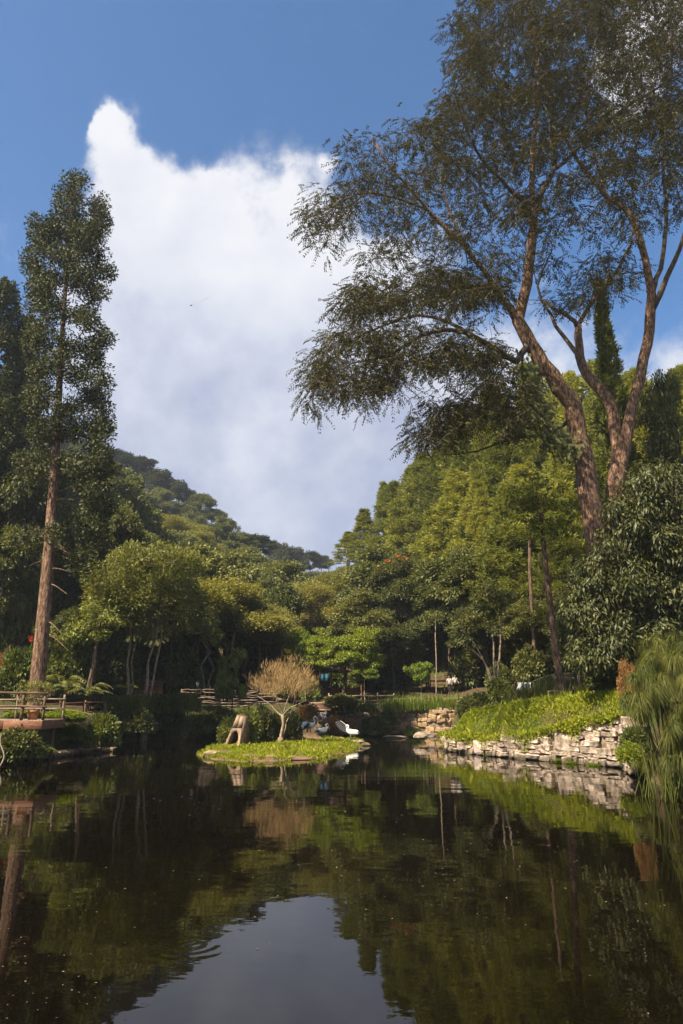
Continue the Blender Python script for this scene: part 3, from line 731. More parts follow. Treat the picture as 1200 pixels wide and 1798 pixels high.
# ------------------------------------------------------------------ the tall tree on the left
def left_tree():
    D = 40.0
    base = P(62, 1240, D); base.z = hz(base.x, base.y) - 0.2
    root = thing('kauri_tree', 'very tall straight tree with bare warm brown lower trunk behind the wooden deck', 'tree', base)
    org = np.array(base); s = Skel()
    pp = [(60, 1262), (66, 1200), (80, 1050), (90, 920), (98, 790), (106, 650), (117, 480), (130, 315)]
    pts = smooth_path([P(a, b, D) for a, b in pp], 40) - org
    s.chain(pts, np.concatenate([np.linspace(0.50, 0.30, 20), np.linspace(0.29, 0.05, 20)]), -1, [i > 16 for i in range(40)])
    r = np.random.RandomState(3)
    blobs = [(133, 322, 15, 26), (130, 355, 20, 25), (108, 352, 12, 22), (105, 390, 22, 28), (140, 400, 32, 35), (176, 362, 17, 18), (172, 395, 18, 25), (66, 395, 14, 20), (75, 425, 26, 26),
             (120, 440, 38, 34), (165, 430, 24, 26), (58, 460, 18, 26), (80, 490, 32, 28), (140, 490, 34, 30), (180, 475, 18, 22), (62, 525, 18, 26), (92, 545, 30, 26), (165, 520, 20, 20), (150, 555, 28, 20),
             (176, 590, 18, 18), (75, 575, 22, 18), (105, 610, 36, 24), (155, 615, 26, 20), (60, 600, 16, 20), (172, 640, 15, 18), (85, 650, 34, 22), (140, 665, 26, 18), (178, 672, 14, 16), (160, 700, 30, 20), (184, 725, 16, 22), (70, 700, 38, 26), (120, 720, 30, 20),
             (190, 755, 12, 14), (150, 760, 36, 26), (85, 760, 40, 24), (170, 800, 30, 26), (120, 815, 26, 20), (60, 820, 36, 26), (165, 850, 30, 24), (95, 935, 20, 12), (60, 940, 22, 14), (175, 890, 24, 22), (178, 820, 20, 24), (160, 930, 30, 24), (150, 980, 26, 20)]
    att = []
    for x, y, rx, ry in blobs:
        for _ in range(max(6, int(rx * ry / 40))):
            q = sph(1, r)[0] * r.uniform(0.5, 1)
            lean = 1.0
            att.append(np.array(P(x + q[0] * rx, y + q[2] * ry, D + r.normal() * 0.9 + q[1] * rx * 0.045)) - org)
    att = np.array(att)
    s.connect(att, 0.8, 0.012, down=1.4, lift=0.12, r=r)
    s.radii(2.4); s.cap_r()
    # bare dead stubs on the lower trunk
    for (x, y, sx, sy) in ((80, 1090, 28, 22), (84, 1000, 40, 4), (93, 960, 30, 14), (88, 985, -36, 8), (97, 880, 34, -2), (84, 1025, 34, 18), (78, 1110, 42, 32), (100, 800, 30, -14), (104, 770, 26, -10), (90, 940, -34, -2)):
        a = P(x, y, D); b = P(x + sx, y + sy, D - 0.6)
        s.chain(smooth_path([a, (a * 0.6 + b * 0.4) + Vector((0, 0, 0.12)), b], 6) - org, [0.05, 0.045, 0.04, 0.03, 0.025, 0.015], -1)
    s.r = np.concatenate([s.r, np.array(s.ov[len(s.r):])])
    mb = MB(); s.tubes(mb, 0.12)
    link('trunk', mb.mesh('trunk', BARK_RED, True), root)
    v, q = spray(att, 100, 0.60, 0.21, 0.105, r, 0.3, -0.1, 0.95)
    link('crown', mesh_np('crown', v, q, LEAF_KAURI), root)
left_tree()

# ------------------------------------------------------------------ big leaf tree on the right bank
def bigleaf_tree():
    D = 33.0
    base = P(1130, 1200, D); base.z = hz(base.x, base.y) - 0.2
    root = thing('bigleaf_tree', 'dense dark evergreen with large drooping glossy leaves beside the reed tufts', 'tree', base)
    org = np.array(base); s = Skel(); r = np.random.RandomState(8)
    for px, r0 in (([(1125, 1240), (1115, 1100), (1120, 960), (1140, 860)], 0.28), ([(1140, 1235), (1165, 1080), (1180, 950), (1190, 850)], 0.24)):
        s.chain(smooth_path([P(a, b, D + 0.6) for a, b in px], 14) - org, np.linspace(r0, 0.08, 14), -1, [i > 2 for i in range(14)])
    blobs = [(1170, 850, 70, 45), (1130, 905, 70, 50), (1090, 960, 50, 45), (1180, 950, 70, 60), (1050, 1005, 48, 45), (1120, 1030, 70, 60), (1200, 1040, 60, 60), (1035, 1070, 45, 45), (1090, 1110, 60, 45), (1150, 1110, 55, 40), (1050, 1140, 55, 38), (1100, 1165, 40, 18), (1030, 1040, 30, 40)]
    att = []
    for x, y, rx, ry in blobs:
        for _ in range(int(rx * ry / 60)):
            q = sph(1, r)[0]; q[1] = -abs(q[1]) if r.rand() < 0.7 else q[1]
            q *= r.uniform(0.6, 1)
            att.append(np.array(P(x + q[0] * rx, y - q[2] * ry, D + q[1] * rx * 0.03)) - org)
    att = np.array(att)
    s.connect(att, 0.7, 0.01, down=0.4, r=r); s.radii(2.4); s.cap_r()
    mb = MB(); s.tubes(mb, 0.12)
    link('trunk', mb.mesh('trunk', BARK_DARK, True), root)
    v, q = spray(att, 56, 0.55, 0.30, 0.088, r, 0.6, 0.75, 0.8)
    link('crown', mesh_np('crown', v, q, LEAF_GLOSSY), root)
bigleaf_tree()

# ------------------------------------------------------------------ repeated trees
PR = {}
PR['olive'] = make_broad(21, 12, 3.9, 380, 110, 0.21, 0.09, BARK_PALE, LEAF_OLIVE, stems=5, low=0.22, lump=0.42, tr=0.14, up=0.45, droop=0.0, flat=0.75)
PR['olive2'] = make_broad(22, 11, 4.2, 380, 110, 0.21, 0.09, BARK_PALE, LEAF_OLIVE, stems=4, low=0.2, lump=0.42, tr=0.14, up=0.45, droop=0.0, flat=0.75)
PR['dark'] = make_broad(31, 16, 5.0, 300, 95, 0.34, 0.16, BARK_DARK, LEAF_DARK, low=0.2, lump=0.38, tr=0.3, up=0.6)
PR['dark2'] = make_broad(32, 15, 4.6, 300, 95, 0.34, 0.15, BARK_DARK, LEAF_DARK, low=0.1, lump=0.38, tr=0.28, up=0.6)
PR['tulip'] = make_broad(33, 15, 6.0, 420, 90, 0.34, 0.14, BARK_DARK, LEAF_DARK, low=0.08, lump=0.33, tr=0.3, up=0.65, droop=0.35, extra_flower=9)
PR['bright'] = make_broad(41, 7.5, 4.2, 260, 110, 0.24, 0.13, BARK_DARK, LEAF_BRIGHT, low=0.12, lump=0.40, tr=0.22, up=0.85, droop=0.2, flat=0.35)
PR['hill'] = make_broad(51, 16, 5.5, 260, 60, 0.48, 0.26, BARK_DARK, LEAF_RIDGE, low=0.36, lump=0.36, tr=0.26, up=0.6, flat=0.6)
PR['hill2'] = make_broad(52, 17, 5.0, 240, 60, 0.46, 0.25, BARK_DARK, LEAF_HILL, low=0.25, lump=0.36, tr=0.26, up=0.55, flat=0.7)
PR['hill3'] = make_broad(53, 14, 5.5, 240, 60, 0.46, 0.25, BARK_DARK, LEAF_HILL, low=0.15, lump=0.36, tr=0.26, up=0.55, flat=0.7)
PR['pine'] = make_pine(61, 24, 4.6, 700, 36, LEAF_PINE, BARK_BROWN, 0.2, conical=0.85, irregular=0.38)
PR['pine2'] = make_pine(62, 22, 4.6, 860, 40, LEAF_PINE, BARK_BROWN, 0.12, conical=0.72, irregular=0.42)
PR['pine3'] = make_pine(63, 20, 3.0, 420, 34, LEAF_PINE, BARK_BROWN, 0.15, conical=1.0, irregular=0.2)
PR['kauri_far'] = make_pine(64, 26, 4.4, 700, 60, LEAF_KAURI, BARK_BROWN, 0.2, L=0.28, W=0.12, conical=0.6, irregular=0.3)
PR['sapling'] = make_broad(71, 4.2, 1.5, 60, 90, 0.16, 0.09, BARK_PALE, LEAF_BRIGHT, low=0.38, lump=0.40, tr=0.05, up=0.5)
PR['drooping'] = make_broad(72, 6.0, 2.0, 110, 60, 0.36, 0.13, BARK_DARK, LEAF_SHRUB, low=0.12, lump=0.42, tr=0.1, up=0.4, droop=1.0)

def place(kind, px, py, d, label, cat='tree', name='tree', group=None, wpx=None, rz=None, sink=0.0):
    """top of the tree at (px, py); base on the terrain; crown about wpx wide"""
    t = P(px, py, d); z = hz(t.x, t.y) - sink
    pr = PR[kind]; sz = max(0.2, (t.z - z) / pr['H'])
    sx = sz if wpx is None else wpx * d * 0.97 / F / (2 * pr['R'])
    return plant(pr, name, label, cat, (t.x, t.y, z), rs.uniform(0, 6.28) if rz is None else rz, (sx, sx, sz), group)

# trees one can tell apart
place('kauri_far', 14, 500, 52, 'tall dark conifer half cut by the frame, behind the giant bare-trunked tree', name='conifer_tree', wpx=180, rz=0.4)
place('kauri_far', 52, 560, 56, 'dark conifer with a thin top rising between two taller conifers', name='conifer_tree', wpx=150, rz=2.0)
place('dark', 55, 640, 55, 'broad dark green tree filling the gap left of the tall bare trunk', name='evergreen_tree', wpx=230, rz=1.0)
place('dark2', 150, 780, 62, 'dense dark tree just right of the tall bare trunk', name='evergreen_tree', wpx=150, rz=2.2)
place('dark2', 10, 860, 51, 'dark tree crowding the left bank behind the deck railing', name='evergreen_tree', wpx=170, rz=0.3)
place('dark', 205, 850, 58, 'dark tree peeping out above the olive-leaved multi-stem trees', name='evergreen_tree', wpx=130, rz=3.0)
place('dark2', 130, 1030, 50, 'small loose-leaved tree with a leaning stem right of the tall bare trunk', name='small_tree', wpx=120, rz=1.2)
place('olive', 268, 925, 52, 'olive yellow tree with a fan of slim pale stems above the clipped hedge', name='multistem_tree', wpx=235, rz=0.0)
place('olive2', 385, 1005, 67, 'round olive tree beside the bamboo fence, lower than its multi-stem neighbour', name='multistem_tree', wpx=260, rz=1.0)
place('olive', 335, 1000, 69, 'olive tree tucked between two multi-stem trees at the hedge', name='multistem_tree', wpx=220, rz=2.0)
place('olive2', 545, 1015, 88, 'olive tree crown rising behind the bright green spreading tree', name='olive_tree', wpx=140, rz=0.7)
place('olive', 600, 985, 96, 'yellowish tree standing at the foot of the pine slope', name='olive_tree', wpx=120, rz=2.7)
place('olive2', 470, 1070, 80, 'small olive tree behind the bamboo fence in the valley', name='olive_tree', wpx=110, rz=1.7)
place('olive2', 452, 1050, 74, 'low olive tree filling the gap behind the bare twiggy tree', name='olive_tree', wpx=170, rz=0.2)
place('olive', 300, 900, 135, 'pale yellow-green tree on the lower slope below the ridge crest', name='slope_tree', wpx=130, rz=0.9)
place('olive2', 235, 885, 128, 'pale yellow-green tree on the slope beside the dark conifer edge', name='slope_tree', wpx=120, rz=1.9)
place('olive', 345, 925, 128, 'pale slope tree right of the other pale ones under the ridge', name='slope_tree', wpx=110, rz=2.9)
place('bright', 540, 1092, 68, 'flat-topped green tree behind the wooden railing', name='spreading_tree', wpx=90, rz=0.4)
place('bright', 605, 1088, 66, 'bright light green spreading tree right above the wooden railing', name='spreading_tree', wpx=135, rz=1.9)
place('tulip', 705, 965, 78, 'wide dark tree dotted with orange flowers', name='flowering_tree', wpx=190, rz=0.6)
place('dark', 790, 1000, 72, 'dark blue-green tree between the flowering tree and the pines', name='evergreen_tree', wpx=150, rz=1.3)
place('dark2', 690, 1060, 68, 'low dark tree in front of the flowering tree', name='evergreen_tree', wpx=110, rz=2.3)
place('dark2', 850, 1030, 64, 'dark green tree behind the thin pale curved stems', name='evergreen_tree', wpx=130, rz=4.3)
place('dark', 925, 1040, 60, 'shaded tree behind the bank with trailing creepers', name='evergreen_tree', wpx=120, rz=0.9)
place('dark2', 1010, 1000, 52, 'shaded tree on the slope beside the big-leaved evergreen', name='evergreen_tree', wpx=130, rz=2.9)
place('sapling', 738, 1148, 62, 'young light green tree with a thin white stem at the low rail', name='sapling', wpx=50, rz=0.4)
place('sapling', 640, 1165, 64, 'small yellow-green sapling leaning by the wooden railing', name='sapling', wpx=50, rz=1.4)
place('drooping', 412, 1125, 57, 'small tree with hanging pale leaves in front of the bamboo fence', name='drooping_tree', wpx=62, rz=0.4)
place('dark', 1168, 615, 44, 'dark leafy tree on the right behind the giant forked tree', name='evergreen_tree', wpx=150, rz=0.2)
place('pine3', 1052, 500, 45, 'slender pale green pine seen between the forked trunks', name='pine_tree', wpx=120, rz=0.2)
place('pine3', 673, 848, 112, 'pointed pine standing highest on the valley edge', name='pine_tree', wpx=70, rz=1.2)
for k, (px, py, d, w, kd) in enumerate(((722, 822, 104, 90, 'pine'), (640, 895, 116, 70, 'pine3'), (612, 935, 124, 60, 'pine3'), (700, 880, 98, 90, 'pine2'), (770, 790, 96, 110, 'pine'), (820, 740, 90, 120, 'pine2'), (880, 705, 84, 120, 'pine'), (940, 700, 80, 130, 'pine2'),
         (840, 850, 78, 120, 'pine2'), (760, 900, 84, 100, 'pine2'), (910, 820, 74, 130, 'pine'), (985, 780, 66, 130, 'pine2'), (1000, 660, 78, 130, 'pine'), (1060, 640, 70, 140, 'pine2'), (980, 880, 60, 110, 'pine2'), (660, 945, 100, 70, 'pine2'), (1110, 690, 62, 150, 'pine'), (1190, 650, 70, 150, 'pine2'), (640, 975, 92, 70, 'pine2'), (870, 930, 68, 100, 'pine2'), (1080, 860, 50, 120, 'pine2'), (930, 645, 84, 150, 'pine2'), (985, 665, 82, 150, 'pine2'), (1045, 640, 78, 150, 'pine2'), (1110, 655, 72, 150, 'pine2'), (860, 690, 88, 140, 'pine2'), (800, 745, 94, 130, 'pine2'), (745, 800, 100, 120, 'pine2'), (690, 850, 108, 100, 'pine2'), (800, 830, 82, 130, 'pine2'), (880, 770, 78, 140, 'pine2'))):
    place(kd, px, py, d, 'yellow-green pine on the steep slope behind the stone-walled bank', name='pine_tree', group='pines on the steep slope', wpx=w * 1.3)
# hill forest
SKY_L = [(-200, 560), (0, 690), (200, 795), (260, 810), (330, 852), (375, 890), (385, 905), (430, 932), (470, 948), (530, 962), (575, 974), (600, 985)]
SKY_R = [(575, 978), (610, 940), (640, 905), (680, 865), (720, 830), (800, 770), (900, 710), (1000, 660), (1300, 600)]
def skyline(px):
    L = SKY_L if px < 577 else SKY_R
    return float(np.interp(px, [q[0] for q in L], [q[1] for q in L]))
def hill_forest():
    r = np.random.RandomState(77)
    # the crest row first: these make the outline
    for px, py, d, kd, w in ((212, 795, 205, 'hill', 70), (245, 806, 203, 'hill', 80), (285, 826, 200, 'hill', 75), (318, 845, 198, 'hill', 60), (350, 862, 198, 'hill2', 60), (372, 890, 197, 'hill2', 50),
                             (395, 905, 172, 'hill3', 60), (425, 930, 168, 'hill2', 60), (455, 940, 172, 'hill', 60), (300, 880, 185, 'hill3', 70), (340, 900, 180, 'hill3', 70), (260, 870, 180, 'hill3', 80), (350, 925, 150, 'hill3', 80), (405, 945, 150, 'hill2', 80),
                             (490, 950, 235, 'hill', 50), (518, 960, 240, 'hill', 50), (545, 968, 245, 'hill', 46), (565, 975, 250, 'hill', 40), (505, 985, 215, 'hill3', 55), (540, 1000, 210, 'hill3', 55), (470, 985, 165, 'hill3', 70), (570, 1000, 225, 'hill3', 50),
                             (150, 780, 200, 'hill', 90), (100, 755, 200, 'hill', 90), (230, 900, 150, 'hill3', 90), (290, 930, 130, 'hill3', 90), (440, 1000, 135, 'hill2', 80), (380, 980, 125, 'hill3', 90), (480, 1030, 140, 'hill3', 70), (520, 1030, 160, 'hill3', 60)):
        lab = 'flat-crowned tree on the far ridge crest above the valley' if kd == 'hill' else 'rounded hazy green tree on the far valley slope'
        place(kd, px, py, d, lab, name='hill_tree', group=('trees on the ridge crest' if kd == 'hill' else 'trees on the valley slopes'), wpx=w * 1.15)
    n = 0; tries = 0
    pos = []
    while n < 150 and tries < 6000:
        tries += 1
        d = r.uniform(64, 230) if r.rand() < 0.8 else r.uniform(64, 100)
        px = r.uniform(-120, 1320)
        x = (px - 600) / F * d * CT
        if px > 500 and px < 640 and d < 95: continue
        if px > 620 and d > 150: continue
        if any((x - a) ** 2 + (d - b) ** 2 < 22 for a, b in pos): continue
        z = hz(x, d)
        kd = ('hill2', 'hill3', 'dark2')[r.randint(3)] if px < 600 else ('pine2', 'hill3', 'dark')[r.randint(3)]
        pr = PR[kd]; sc = r.uniform(0.7, 1.1)
        top = z + pr['H'] * sc
        v = math.tan(math.atan2(top - CAMH, d) - TILT)
        py = 899 - v * F
        if py < skyline(px) + r.uniform(8, 40): continue
        pos.append((x, d)); n += 1
        cat_l = {'hill2': 'rounded hazy green tree on the far valley slope', 'hill3': 'rounded hazy green tree on the far valley slope', 'dark2': 'dark shaded tree deep in the hillside forest', 'dark': 'dark shaded tree deep in the hillside forest', 'pine2': 'yellow-green pine on the steep slope behind the stone-walled bank'}[kd]
        grp = {'hill2': 'trees on the valley slopes', 'hill3': 'trees on the valley slopes', 'dark2': 'dark forest trees', 'dark': 'dark forest trees', 'pine2': 'pines on the steep slope'}[kd]
        plant(pr, 'pine_tree' if kd == 'pine2' else 'hill_tree', cat_l, 'tree', (x, d, z - 0.3), r.uniform(0, 6.28), (sc, sc, sc * r.uniform(0.9, 1.1)), grp)
hill_forest()
# ------------------------------------------------------------------ shrubs, grass and reeds
def make_bush(seed, n_clump, per, L, W, leafm, up=0.5, droop=0.2, flat=0.8, cr=0.3, tall=1.0, bark=BARK_DARK):
    """unit bush: radius about 1, height about 1.3"""
    r = np.random.RandomState(seed)
    q = sph(n_clump * 3, r); q = q[q[:, 2] > -0.25][:n_clump]
    lob = 1 + 0.22 * np.sin(q[:, 0] * 5 + seed) * np.cos(q[:, 1] * 4 + q[:, 2] * 3)
    c = q * (lob * r.uniform(0.62, 1.0, len(q)) ** 0.7)[:, None] * np.array([0.85, 0.85, 0.72 * tall]) + np.array([0, 0, 0.42])
    c[:, 2] = np.maximum(c[:, 2], 0.1)
    v, f = spray(c, per, cr, L, W, r, up, droop, flat, np.array([0, 0, 0.2]), 0.7)
    s = Skel(); s.chain([(0, 0, -0.3), (0, 0, 0.05), (0.02, 0, 0.25)], [0.05, 0.045, 0.04])
    s.connect(c[::3], 0.4, 0.006, r=r); s.radii(2.4); s.cap_r()
    mb = MB(); s.tubes(mb)
    return [('stems', mb.mesh('stems', bark, True)), ('foliage', mesh_np('foliage', v, f, leafm))]
def make_fern(seed, nf, leafm, L=1.0, arch=0.9, pin=0.22, segs=14, W=0.07, base_r=0.06):
    """rosette of arching fronds, each with two rows of leaflets"""
    r = np.random.RandomState(seed)
    pos, dr, nn, LL = [], [], [], []
    mb = MB()
    for k in range(nf):
        a = k * 2.39996 + r.uniform(-0.3, 0.3); o = np.array([math.cos(a), math.sin(a), 0])
        ll = L * r.uniform(0.7, 1.1); ar = arch * r.uniform(0.7, 1.2)
        t = np.linspace(0, 1, segs)[:, None]
        pts = o * (base_r + ll * t * (0.45 + 0.55 * t)) + np.array([0, 0, 1]) * (ar * ll * (1.5 * t - 1.15 * t * t))
        tube(mb, pts[::3], np.linspace(0.014, 0.004, len(pts[::3])), 3, cap=False)
        side = np.array([-o[1], o[0], 0])
        tan = unit(np.gradient(pts, axis=0))
        for sg in (-1, 1):
            pos.append(pts[2:]); dr.append(side * sg + tan[2:] * 0.6 - np.array([0, 0, 0.25])); nn.append(np.tile([0, 0, 1.0], (segs - 2, 1)) + r.normal(size=(segs - 2, 3)) * 0.15)
            LL.append(pin * ll * np.sin(np.linspace(0.5, 2.9, segs - 2)) * r.uniform(0.85, 1.1, segs - 2))
    pos, dr, nn, LL = map(np.concatenate, (pos, dr, nn, LL))
    v, f = leaf_arrays(pos, dr, nn, LL, np.full(len(LL), W * L))
    return [('stems', mb.mesh('stems', LEAF_SHRUB)), ('foliage', mesh_np('foliage', v, f, leafm))]
def blade_strip(mb, base, out, length, width, rise, fall, segs, r):
    t = np.linspace(0, 1, segs + 1)[:, None]
    pts = base + out * (length * 0.75 * t) + np.array([0, 0, 1]) * length * (rise * t - fall * t * t)
    side = np.cross(out, [0, 0, 1.0]); side = side / (np.linalg.norm(side) + 1e-9)
    w = width * 0.5 * (1 - t ** 2.2) + 0.0015
    v = np.concatenate([pts - side * w, pts + side * w])
    n = segs + 1; i = np.arange(segs)
    mb.add(v, np.stack([i, i + 1, n + i + 1, n + i], 1))
def make_tuft(seed, n, leafm, L=0.7, W=0.022, rise=1.25, fall=0.75, segs=4, br=0.25):
    r = np.random.RandomState(seed); mb = MB()
    for k in range(n):
        a = r.uniform(0, 6.283); o = np.array([math.cos(a), math.sin(a), 0])
        b = np.array([*(r.normal(size=2) * br), 0])
        blade_strip(mb, b, o * r.uniform(0.2, 1.0), L * r.uniform(0.6, 1.15), W, rise * r.uniform(0.7, 1.2), fall * r.uniform(0.5, 1.2), segs, r)
    return [('blades', mb.mesh('blades', leafm))]
BU = {}
BU['hedge'] = make_bush(1, 260, 70, 0.10, 0.06, LEAF_SHRUB, 0.5, 0.1, 0.9, 0.2)
BU['shrub'] = make_bush(2, 120, 50, 0.19, 0.085, LEAF_SHRUB, 0.5, 0.25, 0.8, 0.26)
BU['glossy'] = make_bush(3, 110, 42, 0.24, 0.08, LEAF_GLOSSY, 0.45, -0.25, 0.9, 0.25, 1.2)
BU['bright'] = make_bush(4, 130, 60, 0.14, 0.085, LEAF_BRIGHT, 0.6, 0.1, 0.8, 0.24)
BU['dark'] = make_bush(5, 120, 55, 0.20, 0.10, LEAF_DARK, 0.5, 0.2, 0.8, 0.27)
BU['dry'] = make_bush(6, 90, 45, 0.15, 0.06, LEAF_DRY, 0.4, 0.3, 0.8, 0.26)
BU['fern'] = make_fern(7, 15, LEAF_BRIGHT, 1.0, 0.9)
BU['palm'] = make_fern(8, 18, LEAF_DARK, 1.0, 1.2, 0.34, 16, 0.08)
BU['tuft'] = make_tuft(9, 260, LEAF_REED, 1.0, 0.03)
BU['iris'] = make_tuft(10, 150, LEAF_BRIGHT, 0.9, 0.05, 1.3, 0.5, 4, 0.3)
BU['lime'] = make_tuft(12, 220, LEAF_GRASS, 0.8, 0.04, 1.2, 0.7, 4, 0.35)
def bush(kind, px, py, d, wpx, hpx, label, name='shrub', cat='shrub', group=None, rz=None, z=None):
    """bottom centre at (px, py)"""
    p = P(px, py, d)
    zz = z if z is not None else p.z
    k = d * 0.97 / F
    hk = {'fern': 0.85, 'palm': 1.0, 'tuft': 0.75, 'iris': 0.95, 'lime': 0.7}.get(kind, 1.3)
    rk = {'fern': 1.0, 'palm': 1.0, 'tuft': 0.8, 'iris': 0.7, 'lime': 0.7}.get(kind, 1.05)
    sx = wpx * k / 2 / rk; sz = hpx * k / hk
    t = thing(name, label, cat, (p.x, p.y, zz - 0.05), rs.uniform(0, 6.28) if rz is None else rz, group, (sx, sx, sz))
    for nm, me in BU[kind]: link(nm, me, t)
    return t
# --- left bank
for k, px in enumerate((188, 215, 245, 275, 305, 330)):
    bush('hedge', px, 1262 - k * 2, 49 + k * 1.2, 46, 42 - k, 'clipped leafy hedge bush in the row along the left path', 'hedge_bush', 'hedge', 'hedge along the left path')
bush('shrub', 178, 1312, 38.5, 62, 56, 'light green shrub spilling over the bank corner beside the water')
bush('bright', 130, 1300, 38.5, 60, 26, 'low pale creeping shrub on the bank ledge')
bush('bright', 110, 1268, 37.5, 80, 22, 'bright low foliage beside the end post of the deck', 'groundcover_shrub')
bush('bright', 40, 1260, 36.5, 60, 16, 'bright low foliage seen through the deck railing', 'groundcover_shrub')
bush('dark', 30, 1338, 33, 90, 56, 'dark fern-like shrub growing under the wooden deck')
bush('fern', 62, 1330, 33.4, 70, 40, 'arching fern under the end of the deck', 'fern', 'fern')
bush('fern', 20, 1335, 32.6, 60, 30, 'drooping fern at the waterline under the deck', 'fern', 'fern')
bush('fern', 135, 1262, 39, 60, 26, 'green fern behind the two-bar rail', 'fern', 'fern')
bush('palm', 108, 1228, 43, 90, 62, 'broad-leaved dark plant right of the tall bare trunk', 'broadleaf_plant', 'plant')
bush('palm', 150, 1232, 46, 80, 50, 'broad-leaved dark plant in front of the red sign', 'broadleaf_plant', 'plant')
bush('fern', 208, 1215, 56, 60, 26, 'bright arching frond plant above the hedge end', 'fern', 'fern')
bush('shrub', 30, 1230, 44, 80, 90, 'loose pale shrub left of the tall bare trunk')
bush('dry', 8, 1200, 46, 40, 60, 'rusty leaved shrub at the forest edge behind the deck')
bush('shrub', 125, 1200, 48, 80, 80, 'tall loose shrub below the small leaning tree')
bush('dark', 240, 1290, 50, 70, 40, 'dark shrub on the shaded bank below the hedge')
bush('dark', 290, 1286, 54, 80, 40, 'dark shrub hanging over the shaded cove')
bush('shrub', 342, 1290, 54, 44, 34, 'leafy clump at the back of the shaded cove')
bush('dark', 380, 1286, 58, 70, 36, 'dark shrub under the bamboo fence')
bush('dark', 440, 1284, 60, 80, 34, 'dark shrub below the fence behind the island')
for k, (px, py, d, w, h) in enumerate(((185, 1215, 60, 110, 90), (240, 1215, 68, 110, 80), (300, 1212, 72, 110, 80), (100, 1215, 55, 110, 110), (350, 1215, 76, 90, 90), (20, 1200, 52, 110, 120), (430, 1215, 78, 110, 80), (480, 1215, 84, 90, 70), (320, 1215, 64, 60, 70), (60, 1150, 58, 120, 120), (160, 1130, 66, 120, 120))):
    bush('dark', px, py, d, w, h, 'dark undergrowth bush in the forest shade behind the left path', 'undergrowth_bush', 'bush', 'undergrowth behind the left path')
# --- centre
bush('dry', 540, 1275, 57.5, 50, 40, 'rusty orange shrub beside the small waterfall')
bush('dry', 585, 1292, 58.5, 44, 34, 'reddish brown shrub at the foot of the waterfall')
bush('dry', 610, 1290, 58.8, 30, 22, 'rusty low plant behind the wing-spreading pelican')
bush('shrub', 510, 1225, 64, 60, 44, 'grey-green shrub beside the wooden weir')
bush('shrub', 545, 1232, 63, 40, 40, 'pale bush just above the wooden weir')
bush('dark', 600, 1240, 60.5, 60, 20, 'dark grassy shrub on the wall top under the wooden railing')
bush('tuft', 610, 1250, 60, 60, 24, 'dark overhanging grass on the wall top beside the weir', 'grass_tuft', 'grass')
bush('tuft', 645, 1250, 60, 60, 24, 'dark overhanging grass on the wall top under the railing', 'grass_tuft', 'grass')
bush('shrub', 684, 1272, 60, 30, 26, 'green shrub growing out of the shaded stone wall')
bush('dark', 665, 1292, 59, 40, 30, 'dark bush at the water beside the flat pale slab')
bush('shrub', 655, 1285, 59.5, 40, 26, 'thin shrub at the foot of the shaded wall')
bush('shrub', 728, 1293, 59, 34, 14, 'low yellow-green weeds at the foot of the tan stone wall')
for k, px in enumerate(range(682, 830, 13)):
    bush('iris', px, 1246, 61, 26, 24 + (k * 7) % 5, 'strap-leaved bright plant in the row on top of the far stone wall', 'iris_plant', 'plant', 'strap-leaved row on the far wall')
for k, (px, py, d, w, h) in enumerate(((560, 1180, 96, 120, 70), (520, 1200, 90, 100, 60), (600, 1195, 100, 120, 70), (670, 1215, 76, 90, 70), (640, 1190, 90, 100, 80), (700, 1200, 80, 90, 90), (820, 1215, 70, 60, 70), (860, 1200, 72, 100, 100), (790, 1180, 86, 110, 90), (740, 1180, 90, 110, 90), (900, 1190, 66, 90, 90), (960, 1160, 64, 100, 110), (1010, 1180, 50, 90, 90), (1060, 1190, 42, 90, 80), (930, 1200, 58, 60, 60), (880, 1215, 57, 50, 46), (690, 1150, 84, 100, 90), (1120, 1180, 40, 90, 90), (560, 1215, 82, 70, 40), (600, 1212, 80, 70, 44), (640, 1215, 78, 60, 44), (740, 1215, 78, 70, 40), (780, 1212, 80, 70, 44), (815, 1215, 74, 60, 40))):
    bush('shrub' if k % 3 == 1 else 'dark', px, py, d, w, h, 'dark undergrowth bush in the forest shade behind the far wall', 'undergrowth_bush', 'bush', 'undergrowth behind the far wall')
# --- right bank
bush('dark', 822, 1262, 50, 40, 36, 'round clipped dark shrub at the end of the far wall', 'round_shrub')
bush('dark', 868, 1264, 47, 40, 28, 'round clipped dark shrub at the edge of the grassy bank', 'round_shrub')
bush('shrub', 880, 1232, 50, 44, 40, 'broad-leaved shrub below the thin pale stems')
bush('shrub', 845, 1250, 51, 40, 34, 'loose green shrub between the clipped round ones')
bush('tuft', 925, 1236, 47, 60, 40, 'dense fountain grass at the top of the bank', 'grass_tuft', 'grass')
bush('tuft', 960, 1232, 45, 50, 40, 'fountain grass at the foot of the creeper-hung trunk', 'grass_tuft', 'grass')
bush('tuft', 905, 1245, 46, 40, 30, 'dark fountain grass behind the grassy bank', 'grass_tuft', 'grass')
bush('lime', 1035, 1222, 38, 46, 30, 'lime green grass clump on top of the bank', 'grass_tuft', 'grass')
bush('lime', 1068, 1216, 36.5, 46, 30, 'lime green grass clump below the big-leaved evergreen', 'grass_tuft', 'grass')
bush('dark', 1062, 1212, 35.4, 60, 50, 'leafy bush hiding the foot of the giant forked tree')
bush('shrub', 1092, 1215, 34.6, 40, 44, 'leafy bush between the bank grass and the dry ferns')
bush('lime', 1010, 1226, 40, 40, 26, 'lime green grass clump beside the purple spiky plant', 'grass_tuft', 'grass')
bush('dry', 1105, 1225, 31, 34, 66, 'dry orange-brown fern stand beside the reeds', 'dry_fern', 'fern')
bush('shrub', 1118, 1332, 27.0, 50, 54, 'weedy shrub at the foot of the wall beside the reeds')
